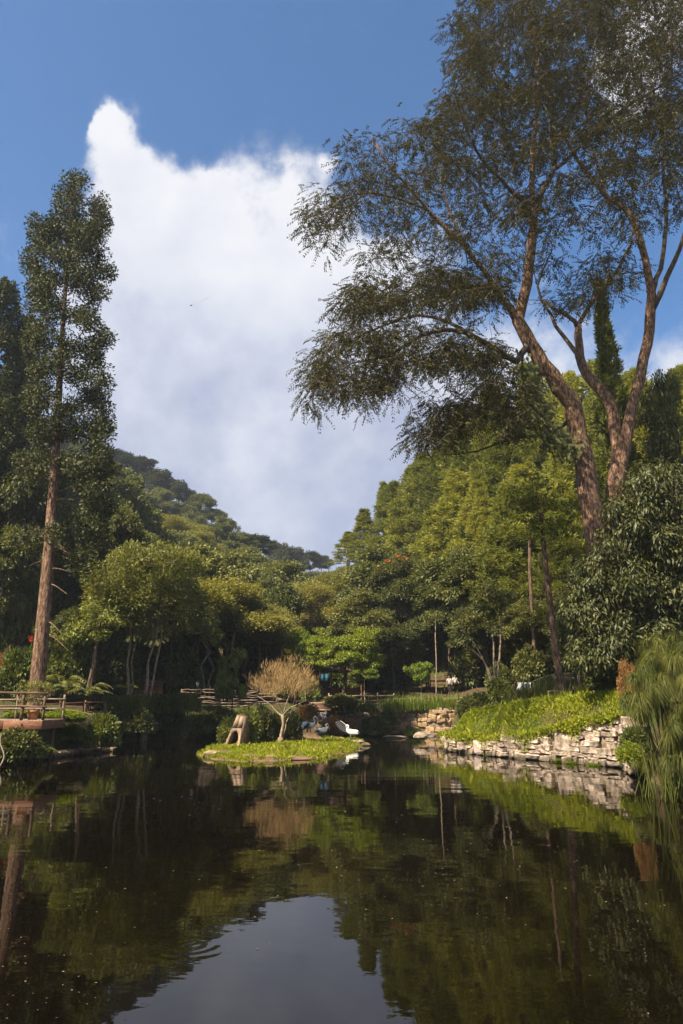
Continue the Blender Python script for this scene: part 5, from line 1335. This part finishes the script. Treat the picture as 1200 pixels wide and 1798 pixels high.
def ibush(kind, px, py, w, h, label):
    p = G(px, py, 0.25); bush(kind, px, py, p.y, w, h, label, z=iz(p.x, p.y))
ibush('shrub', 436, 1306, 50, 58, 'pale-tipped leafy shrub right of the clay nesting hut')
ibush('shrub', 402, 1304, 40, 46, 'pale-tipped leafy shrub left of the clay nesting hut')
ibush('glossy', 462, 1303, 44, 52, 'dark glossy shrub between the hut and the bare twiggy tree')
ibush('glossy', 514, 1301, 36, 44, 'dark glossy shrub right of the bare twiggy tree trunk')
ibush('glossy', 480, 1302, 34, 40, 'dark glossy shrub just behind the bare twiggy tree trunk')
def twig_tree():
    p = G(493, 1305, 0.25); D = p.y; base = Vector((p.x, p.y, iz(p.x, p.y) - 0.05)); org = np.array(base)
    t = thing('twiggy_tree', 'bare golden twiggy round-topped tree with a pale forked trunk on the island', 'tree', base)
    s = Skel(); r = np.random.RandomState(12)
    def ch(px, r0, r1, par=None, n=7):
        pts = smooth_path([P(a, b, D + c) for a, b, c in px], n) - org
        s.chain(pts, np.linspace(r0, r1, n), -1 if par is None else s.near(np.array(P(*par[:2], D + par[2])) - org))
    ch([(493, 1310, 0), (494, 1290, 0), (498, 1272, 0), (496, 1256, 0)], 0.105, 0.085)
    ch([(495, 1256, 0), (486, 1250, 0.2), (478, 1240, 0.3), (468, 1232, 0.5), (452, 1222, 0.7)], 0.045, 0.02, (496, 1257, 0))
    ch([(497, 1254, 0), (492, 1240, -0.2), (486, 1226, -0.4), (480, 1210, -0.5)], 0.042, 0.018, (496, 1257, 0))
    ch([(498, 1255, 0), (508, 1244, -0.3), (520, 1238, -0.5), (538, 1230, -0.7)], 0.045, 0.018, (496, 1257, 0))
    ch([(498, 1254, 0), (502, 1238, 0.3), (508, 1222, 0.5), (514, 1205, 0.6)], 0.042, 0.018, (496, 1257, 0))
    ch([(497, 1256, 0), (510, 1250, 0.5), (524, 1244, 0.9), (545, 1236, 1.2)], 0.04, 0.016, (496, 1257, 0))
    ch([(494, 1300, 0.1), (501, 1284, 0.25), (503, 1268, 0.35), (512, 1250, 0.5), (518, 1226, 0.6)], 0.045, 0.018, (494, 1300, 0))
    att = []
    while len(att) < 260:
        q = sph(1, r)[0]
        if q[2] < -0.35: continue
        q *= r.uniform(0.3, 1) ** 0.6 * (1 + 0.16 * math.sin(4 * math.atan2(q[1], q[0]) + 6 * q[2]))
        if q[2] < 0.72 * math.hypot(q[0], q[1]) - 0.15: continue
        att.append(np.array(P(502 + q[0] * 70, 1240 - q[2] * 78, D + q[1] * 1.9 * (0.8 + 0.2 * math.sin(5 * q[0]))) ) - org)
    att = np.array(att); s.connect(att, 0.3, 0.006, down=1.5, jit=0.14, r=r); s.radii(2.1); s.cap_r()
    mb = MB(); s.tubes(mb); link('trunk', mb.mesh('trunk', BARK_PALE, True), t)
    n = 4600; c = att[r.randint(0, len(att), n)] + r.normal(size=(n, 3)) * 0.18
    d = sph(n, r) * 0.55 + unit(c - np.array([0, 0, 1.2])) * 0.7 + np.array([0, 0, 0.5])
    v, q = leaf_arrays(c, d, sph(n, r), r.uniform(0.2, 0.55, n), r.uniform(0.009, 0.018, n), 0)
    link('twigs', mesh_np('twigs', v, q, TWIG_GOLD), t)
    # brick-like collar at the foot
    mb = MB(); th = np.arange(8) * math.pi / 4
    tube(mb, [(0, -0.03, 0.02), (0, -0.03, 0.2), (0.01, -0.03, 0.36)], [0.2, 0.19, 0.16], 9); link('trunk_collar', mb.mesh('trunk_collar', CLAY), t)
twig_tree()

# ------------------------------------------------------------------ pelicans
def egg(mb, c, s, rot=(0, 0, 0), n=10, m=14, pinch=0.0):
    v = []; Rm = np.array(Euler(rot).to_matrix())
    for i in range(n + 1):
        a = math.pi * i / n; x = -math.cos(a); rr_ = math.sin(a) * (1 - pinch * x)
        for j in range(m):
            b = 2 * math.pi * j / m; v.append(Rm @ np.array([x * s[0], rr_ * math.cos(b) * s[1], rr_ * math.sin(b) * s[2]]) + np.array(c))
    q = [(i * m + j, i * m + (j + 1) % m, (i + 1) * m + (j + 1) % m, (i + 1) * m + j) for i in range(n) for j in range(m)]
    mb.add(v, q)
def wing_mesh(name, span, mat, chord=0.34, curve=0.25):
    """open wing along +x, feathers trailing to -z"""
    mb = MB(); n = 9
    for k in range(n):
        x0, x1 = span * k / n, span * (k + 1.25) / n
        ln = chord * (0.8 + 0.45 * math.sin(math.pi * (k + 1) / (n + 1)))
        tip = 0.12 * k / n
        v = np.array([(x0, 0, 0.05 * math.sin(3 * k / n)), (x1, 0.012, 0.05 * math.sin(3 * (k + 1) / n)), (x1 + tip, 0.03, -ln * 0.8), (x1 * 0.6 + x0 * 0.4 + tip * 1.3, 0.03, -ln), (x0 + tip, 0.02, -ln * 0.85)])
        v[:, 1] += -curve * (v[:, 0] / span) ** 2 + 0.006 * (k % 2)
        b = v + np.array([0, 0.018, 0])
        mb.add(np.concatenate([v, b]), [(0, 1, 6, 5), (1, 2, 7, 6), (4, 0, 5, 9), (2, 3, 8, 7), (3, 4, 9, 8), (0, 4, 2, 1), (5, 6, 7, 9)], [(4, 3, 2), (9, 7, 8)])
    return mb.mesh(name, mat)
def pelican(label, loc, rz, neck, bill_dir, folded=(1, 1), spread=None, pitch=0.0, sc=1.0):
    t = thing('pelican', label, 'pelican', loc, rz, 'pelicans on the island', sc)
    body = [(-0.50, 0.44, 0.02), (-0.40, 0.47, 0.075), (-0.24, 0.51, 0.15), (-0.05, 0.55, 0.195), (0.12, 0.60, 0.18), (0.24, 0.66, 0.125)]
    pts = smooth_path([(a, 0, b) for a, b, _ in body] + [(a, 0, b) for a, b, _ in neck], 34)
    rd = smooth_path([(c, 0, 0) for _, _, c in body] + [(c, 0, 0) for _, _, c in neck], 34)[:, 0]
    mb = MB(); tube(mb, pts, np.maximum(rd, 0.012), 14); link('body', mb.mesh('body', FEATHER, True), t)
    h = np.array([neck[-1][0], 0, neck[-1][1]]); bd = np.array([bill_dir[0], 0, bill_dir[1]]); bd = bd / np.linalg.norm(bd)
    mb = MB(); tube(mb, [h - bd * 0.02, h + bd * 0.12, h + bd * 0.28, h + bd * 0.40, h + bd * 0.42 + np.array([0, 0, -0.02])], [0.035, 0.032, 0.022, 0.014, 0.004], 8); bl = link('bill', mb.mesh('bill', BILL, True), t)
    mb = MB(); pd = h + bd * 0.15 + np.array([0, 0, -0.035]); egg(mb, pd, (0.16, 0.025, 0.04), (0, -math.atan2(bd[2], bd[0]), 0)); link('pouch', mb.mesh('pouch', BILL, True), bl)
    for sg in (-1, 1):
        mb = MB(); egg(mb, (h[0] - 0.05, sg * 0.046, h[2] + 0.015), (0.011, 0.008, 0.011), n=5, m=6); link('eye', mb.mesh('eye', BLACK, True), t)
        mb = MB(); tube(mb, [(0.02, sg * 0.09, 0.45), (0.0, sg * 0.09, 0.22), (0.02, sg * 0.09, 0.02)], [0.035, 0.02, 0.018], 7)
        boxm(mb, (0.07, sg * 0.09, 0.008), (0.17, 0.12, 0.016), None, 0.8); link('leg', mb.mesh('leg', LEG), t)
        if folded[(sg + 1) // 2]:
            mb = MB(); egg(mb, (-0.12, sg * 0.155, 0.57), (0.36, 0.055, 0.155), (0, 0.16, 0), pinch=-0.25); w = link('wing', mb.mesh('wing', FEATHER, True), t)
            mb = MB(); egg(mb, (-0.36, sg * 0.125, 0.50), (0.26, 0.045, 0.085), (0, -0.05, 0), pinch=0.3); link('flight_feathers', mb.mesh('flight_feathers', FEATHER_BLACK, True), w)
    for (side, rot, span) in (spread or ()):
        w = link('wing', wing_mesh('wing', span, FEATHER, 0.24), t, (0.05, side * 0.14, 0.66), rot)
        link('flight_feathers', wing_mesh('flight_feathers', span * 1.05, FEATHER_BLACK, 0.40), w, (0.03, 0.035, -0.04))
    return t
NECK_UP = [(0.30, 0.75, 0.075), (0.31, 0.88, 0.052), (0.27, 1.00, 0.046), (0.26, 1.10, 0.046), (0.31, 1.18, 0.056), (0.38, 1.185, 0.052), (0.43, 1.165, 0.03)]
NECK_S = [(0.30, 0.72, 0.075), (0.28, 0.80, 0.055), (0.20, 0.86, 0.048), (0.20, 0.95, 0.046), (0.27, 1.0, 0.056), (0.33, 0.99, 0.05), (0.37, 0.96, 0.03)]
NECK_LOW = [(0.31, 0.70, 0.08), (0.37, 0.76, 0.055), (0.41, 0.70, 0.048), (0.42, 0.62, 0.05), (0.40, 0.55, 0.055), (0.36, 0.5, 0.05), (0.33, 0.46, 0.03)]
pq = P(545, 1288, 54.6)
pelican('tall-necked pelican with its bill pointing down on the brown mound', pq, R(8), NECK_UP, (0.55, -0.75), sc=1.05)
pq = P(524, 1289, 54.2)
pelican('pelican preening with half-open black-edged wings beside the tall-necked one', pq, R(190), NECK_LOW, (-0.3, -0.9), (0, 0), ((1, (0.3, -0.5, R(200)), 0.7), (-1, (-0.2, -0.35, R(165)), 0.75)), sc=0.98)
pq = G(568, 1298, 0.16); pq.z = max(iz(pq.x, pq.y), 0.1)
pelican('pelican with drawn-in neck standing on the grass below the waterfall', pq, R(20), NECK_S, (0.35, -0.9), sc=0.95)
pq = G(617, 1300, 0.2); pq.z = max(iz(pq.x, pq.y), 0.1)
pelican('pelican lifting one wing at the pointed end of the island', pq, R(160), NECK_S, (-0.1, -1.0), (1, 0), ((-1, (0.15, -0.75, R(20)), 0.95),), sc=1.0)

# ------------------------------------------------------------------ people
def person(label, loc, rz, top_mat, leg_mat, arm=0.0, sc=1.0, stride=0.05):
    t = thing('person', label, 'person', loc, rz, None, sc)
    def skin(name, verts, edges, rad, mat, root=0, sub=1):
        me = bpy.data.meshes.new(name); me.from_pydata(verts, edges, []); me.materials.append(mat)
        o = link(name, me, t); o.modifiers.new('skin', 'SKIN')
        for i, sv in enumerate(me.skin_vertices[0].data):
            sv.radius = (rad[i], rad[i]) if not hasattr(rad[i], '__len__') else rad[i]; sv.use_root = (i == root)
        sb = o.modifiers.new('sub', 'SUBSURF'); sb.levels = sub; sb.render_levels = sub
        return o
    V = [(0, 0, 0.92), (0, 0, 1.12), (0, 0, 1.36), (0, 0, 1.46), (0, 0.01, 1.52), (0, 0.02, 1.62), (0, 0.015, 1.70)]
    E = [(i, i + 1) for i in range(6)]; Rr = [(0.14, 0.10), (0.13, 0.095), (0.15, 0.10), 0.055, 0.055, (0.075, 0.095), 0.06]
    for sg in (-1, 1):
        b = len(V)
        V += [(sg * 0.19, 0, 1.38), (sg * 0.24, 0.02 - arm * 0.05, 1.12), (sg * 0.22, 0.06 + arm * 0.2, 0.90 + arm * 0.15), (sg * 0.22, 0.10 + arm * 0.26, 0.82 + arm * 0.15)]
        E += [(2, b), (b, b + 1), (b + 1, b + 2), (b + 2, b + 3)]; Rr += [0.055, 0.045, 0.034, 0.03]
        b = len(V)
        V += [(sg * 0.10, 0, 0.86), (sg * 0.11, sg * stride + 0.02, 0.48), (sg * 0.11, sg * stride * 1.6 - 0.02, 0.07), (sg * 0.12, sg * stride * 1.6 + 0.13, 0.04)]
        E += [(0, b), (b, b + 1), (b + 1, b + 2), (b + 2, b + 3)]; Rr += [0.085, 0.062, 0.042, 0.036]
        for k in range(5):
            a = len(V); hx, hy, hz_ = V[b - 1]; o = (k - 2) * 0.014
            V += [(hx - sg * 0.004, hy + o + 0.005, hz_ - 0.05 - 0.012 * (2 - abs(k - 2))), (hx - sg * 0.012, hy + o * 1.2 + 0.012, hz_ - 0.085 - 0.012 * (2 - abs(k - 2)))]
            E += [(b - 1, a), (a, a + 1)]; Rr += [0.009, 0.008]
    skin('body', V, E, Rr, SKIN)
    TV = [(0, 0, 0.90), (0, 0, 1.12), (0, 0, 1.37), (0, 0, 1.42)]; TE = [(0, 1), (1, 2), (2, 3)]; TR = [(0.165, 0.125), (0.15, 0.115), (0.165, 0.115), 0.075]
    for sg in (-1, 1):
        b = len(TV); TV += [(sg * 0.19, 0, 1.38), (sg * 0.235, 0.015 - arm * 0.04, 1.15)]; TE += [(2, b), (b, b + 1)]; TR += [0.07, 0.062]
    skin('shirt', TV, TE, TR, top_mat)
    TV = [(0, 0, 0.93)]; TE = []; TR = [(0.155, 0.115)]
    for sg in (-1, 1):
        b = len(TV); TV += [(sg * 0.10, 0, 0.84), (sg * 0.11, sg * stride + 0.02, 0.48), (sg * 0.11, sg * stride * 1.6 - 0.02, 0.1)]; TE += [(0, b), (b, b + 1), (b + 1, b + 2)]; TR += [0.10, 0.078, 0.06]
    skin('trousers', TV, TE, TR, leg_mat)
    mb = MB(); egg(mb, (0, -0.012, 1.675), (0.088, 0.105, 0.085), n=8, m=12); link('hair', mb.mesh('hair', HAIR, True), t)
    mb = MB(); egg(mb, (0, 0.12, 1.615), (0.012, 0.02, 0.02), n=5, m=6); link('nose', mb.mesh('nose', SKIN, True), t)
    return t
def ground_at(px, d):
    x = (px - 600) / F * d * CT; return Vector((x, d, hz(x, d)))
person('person in a grey top and dark trousers standing beside another under the trees', ground_at(791, 68), R(170), GREY_CLOTH, DARK_CLOTH, 0.4)
person('person in a white patterned top standing close behind the low rail', ground_at(801, 68.5), R(200), CLOTH_WHITE, DARK_CLOTH, 0.8)
person('person in a pale teal shirt near the red post behind the low rail', ground_at(752, 69), R(185), TEAL_CLOTH, DARK_CLOTH, 0.2)

# ------------------------------------------------------------------ little structures in the shade
def pavilion():
    o = ground_at(596, 70); t = thing('pavilion', 'small brown wooden pavilion with red-brown posts behind the railing', 'pavilion', o)
    for x in (-2.3, -0.8, 0.7, 2.2):
        for y in (0, 2.4): part_rail(t, 'post', (x, y, -0.3), (x, y, 2.5), 0.075, WOOD_RED, 0.0)
    for x0 in (-2.3, -0.8, 0.7):
        for k in range(5):
            mb = MB(); boxm(mb, (0, 0, 0), (1.36, 0.03, 0.155)); link('plank', bevel_mesh(mb, 'plank', WOOD_RED, 0.006), t, (x0 + 0.75, 2.4, 0.15 + 0.165 * k))
    for s_ in (-1, 1):
        v = np.array([(-2.9, 1.2 + s_ * 2.0, 2.42), (2.8, 1.2 + s_ * 2.0, 2.42), (2.8, 1.2, 3.3), (-2.9, 1.2, 3.3)]); mb = MB(); mb.add(np.concatenate([v, v + [0, 0, 0.07]]), [(0, 1, 2, 3), (7, 6, 5, 4), (0, 4, 5, 1), (1, 5, 6, 2), (2, 6, 7, 3), (3, 7, 4, 0)]); link('roof', mb.mesh('roof', ROOF_TILE), t)
    mb = MB(); boxm(mb, (-0.05, 1.2, 0.0), (5.0, 2.9, 0.16)); link('floor', mb.mesh('floor', WOOD_PALE), t)
pavilion()
def barrel_rack():
    o = P(558, 1196, 74); t = thing('barrel_shelf', 'pale plank shelf on posts carrying two blue drums', 'shelf', (o.x, o.y, o.z))
    g = hz(o.x, o.y) - o.z
    for x in (-0.9, 0.9): part_rail(t, 'post', (x, 0, g - 0.3), (x, 0, -0.04), 0.06, WOOD_PALE)
    mb = MB(); boxm(mb, (0, 0, 0), (2.3, 0.8, 0.08)); link('plank', bevel_mesh(mb, 'plank', WOOD_PALE, 0.01), t)
    for px, lb in ((567, 'light blue plastic drum on the plank shelf, beside the darker gap'), (575, 'blue plastic drum at the right end of the plank shelf')):
        p = P(px, 1196, 74); mb = MB(); tube(mb, [(0, 0, 0), (0, 0, 0.05), (0, 0, 0.25), (0, 0, 0.3), (0, 0, 0.33), (0, 0, 0.6), (0, 0, 0.66)], [0.2, 0.23, 0.235, 0.25, 0.235, 0.23, 0.2], 16)
        b = thing('blue_drum', lb, 'drum', (p.x, p.y, o.z + 0.04)); link('shell', mb.mesh('shell', BLUE, True), b)
        mb = MB(); tube(mb, [(0, 0, 0.66), (0, 0, 0.69)], [0.16, 0.15], 14); link('lid', mb.mesh('lid', BLUE), b)
barrel_rack()
def hut_left():
    o = ground_at(248, 62); t = thing('plank_hut', 'low brown plank hut half hidden behind the pale stems', 'hut', o)
    for k in range(9):
        mb = MB(); boxm(mb, (0, 0, 0), (3.6, 0.04, 0.17)); link('plank', bevel_mesh(mb, 'plank', WOOD_RED, 0.008), t, (0, 0, 0.1 + 0.18 * k))
    for x in (-1.75, 1.75): part_rail(t, 'post', (x, 0.08, -0.3), (x, 0.08, 1.8), 0.06, WOOD_DARK)
    mb = MB(); boxm(mb, (0, 0.6, 1.85), (4.0, 1.8, 0.1), (0.2, 0, 0)); link('roof', mb.mesh('roof', ROOF_TILE), t)
hut_left()
def sign():
    p = P(163, 1196, 50); g = hz(p.x, p.y); t = thing('red_sign', 'small red board with a white bar on a post below the leaning stem', 'sign', (p.x, p.y, g))
    part_rail(t, 'post', (0, 0.04, -0.3), (0, 0.04, p.z - g + 0.2), 0.03, WOOD_DARK)
    mb = MB(); boxm(mb, (0, 0, p.z - g), (0.34, 0.03, 0.42)); b = link('board', bevel_mesh(mb, 'board', RED, 0.006), t)
    mb = MB(); boxm(mb, (0, -0.019, p.z - g + 0.03), (0.24, 0.006, 0.06)); link('bar', mb.mesh('bar', WHITE), b)
sign()
def lamp():
    p = P(347, 1205, 58); g = hz(p.x, p.y); h = p.z - g; t = thing('lamp_post', 'slim lantern on a reddish post above the bamboo fence', 'lamp', (p.x, p.y, g))
    part_rail(t, 'post', (0, 0, -0.3), (0, 0, h), 0.05, WOOD_RED)
    mb = MB(); tube(mb, [(0, 0, h), (0, 0, h + 0.04), (0, 0, h + 0.32)], [0.08, 0.10, 0.14], 6); l = link('lantern', mb.mesh('lantern', GLASSY), t)
    mb = MB(); tube(mb, [(0, 0, h + 0.321), (0, 0, h + 0.36), (0, 0, h + 0.46), (0, 0, h + 0.52)], [0.18, 0.17, 0.06, 0.015], 6); link('cap', mb.mesh('cap', BLACK), l)
lamp()
def simple_flowers(label, px, py, d):
    p = P(px, py, d); g = hz(p.x, p.y); t = thing('flowering_plant', label, 'plant', (p.x, p.y, g)); r = np.random.RandomState(int(px)); h = p.z - g
    mb = MB(); tube(mb, [(0, 0, -0.2), (0.03, 0, h * 0.5), (0, 0, h)], [0.03, 0.025, 0.015], 5); link('stem', mb.mesh('stem', LEAF_DARK), t)
    c = np.array([[0, 0, h]]) + r.normal(size=(5, 3)) * 0.06; v, q = spray(c, 12, 0.1, 0.09, 0.06, r, 0.2, -0.3, 0.9); tag(link('blossom', mesh_np('blossom', v, q, FLOWER), t), kind='stuff')
    c = np.stack([r.normal(size=8) * 0.25, r.normal(size=8) * 0.25, r.uniform(0.2, 0.85, 8) * h], 1); v, q = spray(c, 24, 0.3, 0.24, 0.1, r, 0.5, 0.2); link('foliage', mesh_np('foliage', v, q, LEAF_DARK), t)
simple_flowers('orange-red flower head beside the plank hut', 223, 1201, 59)
simple_flowers('red flower head on a stalk left of the tall bare trunk', 57, 1122, 46)
# red post and a pale bench by the people
def bench():
    o = ground_at(770, 71); t = thing('bench', 'pale wooden bench beside the red post under the trees', 'bench', o)
    for k in range(3):
        mb = MB(); boxm(mb, (0, 0, 0), (1.7, 0.13, 0.05)); link('seat_slat', bevel_mesh(mb, 'seat_slat', WOOD_PALE, 0.006), t, (0, k * 0.15, 0.62))
    mb = MB(); boxm(mb, (0, 0.42, 1.0), (1.7, 0.04, 0.16)); link('backrest', mb.mesh('backrest', WOOD_PALE), t)
    for x in (-0.7, 0.7):
        for y in (0, 0.3): part_rail(t, 'leg', (x, y, -0.1), (x, y, 0.59), 0.035, WOOD_RED)
    p = ground_at(757, 72); t2 = thing('red_post', 'slender red painted post beside the pale bench', 'post', p)
    part_rail(t2, 'shaft', (0, 0, -0.2), (0, 0, 2.1), 0.07, RED); mb = MB(); tube(mb, [(0, 0, 2.1), (0, 0, 2.16), (0, 0, 2.2)], [0.1, 0.1, 0.03], 8); link('cap', mb.mesh('cap', RED), t2)
bench()
def draped_cloth():
    o = P(921, 1207, 52); t = thing('white_cloth', 'crumpled white cloth hung over a line behind the fountain grass', 'cloth', (o.x, o.y, o.z))
    r = np.random.RandomState(4); v = []; f = []; nu, nv = 13, 8
    for j in range(nv):
        for i in range(nu):
            u = i / (nu - 1); w = j / (nv - 1)
            v.append(((u - 0.5) * 1.0 + 0.05 * math.sin(5 * w + 3 * u), 0.07 * math.sin(u * 17 + w * 2) + r.normal() * 0.012, 0.35 - w * (0.5 + 0.15 * math.sin(u * 9))))
    for j in range(nv - 1):
        for i in range(nu - 1): f.append((j * nu + i, j * nu + i + 1, (j + 1) * nu + i + 1, (j + 1) * nu + i))
    c = link('cloth', mesh_np('cloth', v, np.array(f), CLOTH_WHITE, True), t); sd = c.modifiers.new('solid', 'SOLIDIFY'); sd.thickness = 0.01
    g = hz(o.x, o.y) - o.z
    for x in (-0.7, 0.7): part_rail(t, 'pole', (x, 0, g - 0.2), (x, 0, 0.4), 0.03, WOOD_DARK)
    part_rail(t, 'line', (-0.7, 0, 0.37), (0.7, 0, 0.37), 0.008, WOOD_DARK)
draped_cloth()

# ------------------------------------------------------------------ loose trunks and stems in the trees
def stem_tree(name, label, paths, mat, d, leaf=None, per=0, cat='tree', crown=None):
    b = P(paths[0][0][0][0], paths[0][0][0][1], d); b.z = hz(b.x, b.y); org = np.array(b)
    t = thing(name, label, cat, b)
    r = np.random.RandomState(int(d * 7))
    mb = MB()
    for px, r0, r1 in paths:
        pts = smooth_path([P(a, c, d) for a, c in px], 14) - org; pts[1:-1] += r.normal(size=(12, 3)) * 0.02
        pts[0, 2] = min(pts[0, 2], -0.2) if px[0][1] > 1195 else pts[0, 2]
        tube(mb, pts, np.linspace(r0, r1, 14), 8, cap=False)
    link('trunk', mb.mesh('trunk', mat, True), t)
    if crown:
        att = []
        for x, y, rx, ry, n in crown:
            for _ in range(n):
                q = sph(1, r)[0] * r.uniform(0.4, 1); att.append(np.array(P(x + q[0] * rx, y + q[2] * ry, d + q[1] * rx * 0.04)) - org)
        v, q = spray(att, per, 0.5, 0.28, 0.12, r, 0.6, 0.3, 0.6); link('crown', mesh_np('crown', v, q, leaf), t)
    return t
stem_tree('slim_tree', 'slim pale-stemmed tree with two curved outer stems at the bank top', [([(871, 1212), (868, 1170), (866, 1120), (862, 1080)], 0.09, 0.04), ([(872, 1212), (878, 1150), (880, 1090), (881, 1040)], 0.09, 0.04), ([(869, 1212), (858, 1175), (840, 1150), (812, 1128)], 0.07, 0.025), ([(867, 1212), (852, 1165), (836, 1135), (824, 1118)], 0.06, 0.025)], BARK_PALE, 51, LEAF_DARK, 60,
          crown=[(870, 1050, 40, 30, 34), (815, 1100, 25, 14, 14), (845, 1075, 30, 18, 18)])
stem_tree('creeper_tree', 'orange-barked leaning trunk hung with trailing creepers at the bank top', [([(987, 1222), (982, 1180), (973, 1120), (966, 1060), (958, 990), (950, 900)], 0.27, 0.16), ([(964, 1020), (985, 1015), (1010, 1040), (1015, 1090)], 0.04, 0.015), ([(964, 1030), (945, 1045), (940, 1060)], 0.035, 0.012), ([(966, 1040), (985, 1050), (995, 1075)], 0.03, 0.012)], BARK_RED, 46, LEAF_PINE, 50,
          crown=[(950, 880, 60, 40, 40), (955, 930, 55, 26, 24)])
stem_tree('forest_trunk', 'bare pale trunk in the shade left of the creeper-hung trunk', [([(940, 1215), (937, 1120), (932, 1030), (930, 930)], 0.2, 0.12)], BARK_BROWN, 58, LEAF_PINE, 40, crown=[(930, 920, 40, 24, 14)])
stem_tree('forest_trunk', 'straight brown trunk behind the people under the trees', [([(790, 1222), (789, 1170), (790, 1090)], 0.12, 0.09)], BARK_BROWN, 70, LEAF_DARK, 40, crown=[(790, 1085, 30, 20, 12)])
stem_tree('forest_trunk', 'short brown trunk at the forest edge behind the fountain grass', [([(1018, 1225), (1016, 1150), (1014, 1060)], 0.13, 0.09)], BARK_BROWN, 47, LEAF_DARK, 40, crown=[(1014, 1060, 30, 20, 12)])
stem_tree('forest_trunk', 'thin straight stem beside the bench under the trees', [([(766, 1225), (766, 1160), (765, 1080)], 0.06, 0.05)], BARK_PALE, 66, LEAF_DARK, 40, crown=[(765, 1080, 24, 16, 10)])
stem_tree('leaning_stem', 'pair of leaning brown stems behind the red sign', [([(150, 1225), (163, 1175), (172, 1110), (185, 1075)], 0.13, 0.07), ([(156, 1225), (166, 1170), (170, 1130)], 0.10, 0.05)], BARK_BROWN, 47, LEAF_SHRUB, 60, crown=[(170, 1090, 50, 30, 30), (120, 1110, 40, 26, 20)])
# pale dead branch in the water on the left
mb = MB(); tube(mb, smooth_path([P(3, 1288, 30), P(1, 1305, 30), P(8, 1328, 30), P(-2, 1350, 30)], 12), np.linspace(0.025, 0.04, 12), 6)
me = mb.mesh('dead_branch', BARK_PALE, True); tag(link('dead_branch', me), 'bleached bent branch sticking out of the water below the deck', 'branch')
# a kite far up in front of the cloud
def kite():
    d = 70; p = P(336, 536, d); t = thing('kite', 'tiny dark kite trailing two thin tails in front of the cloud', 'kite', p); o = np.array(p)
    mb = MB(); mb.add([(-0.16, 0, -0.03), (0.0, 0.03, 0.09), (0.16, 0, 0.04), (0.0, 0.03, -0.10), (0, -0.02, 0)], None, [(0, 1, 4), (1, 2, 4), (2, 3, 4), (3, 0, 4)])
    link('sail', mb.mesh('sail', DARK_CLOTH), t)
    for pts in ([(338, 535), (348, 531), (358, 527), (369, 521)], [(339, 535), (345, 537), (350, 537), (355, 537)]):
        mb = MB(); tube(mb, smooth_path([P(a, b, d) for a, b in pts], 10) - o, 0.014, 4); link('tail', mb.mesh('tail', GREY_CLOTH), t)
kite()
# air
def haze():
    x0, x1, y0, y1, z0, z1 = -760, 760, -680, 680, -6, 170
    v = [(x0, y0, z0), (x1, y0, z0), (x1, y1, z0), (x0, y1, z0), (x0, y0, z1), (x1, y0, z1), (x1, y1, z1), (x0, y1, z1)]
    m, nt, out = new_mat('haze_air'); pv = nt.nodes.new('ShaderNodeVolumePrincipled')
    pv.inputs['Color'].default_value = (0.80, 0.88, 1.0, 1); pv.inputs['Density'].default_value = HAZE; pv.inputs['Anisotropy'].default_value = 0.3
    nt.links.new(pv.outputs[0], out.inputs['Volume'])
    tag(link('haze', mesh_np('haze', v, np.array([(3, 2, 1, 0), (4, 5, 6, 7), (0, 1, 5, 4), (1, 2, 6, 5), (2, 3, 7, 6), (3, 0, 4, 7)]), m)), 'thin bluish haze in the valley air', 'haze', kind='stuff')
HAZE = 0.00036
haze()
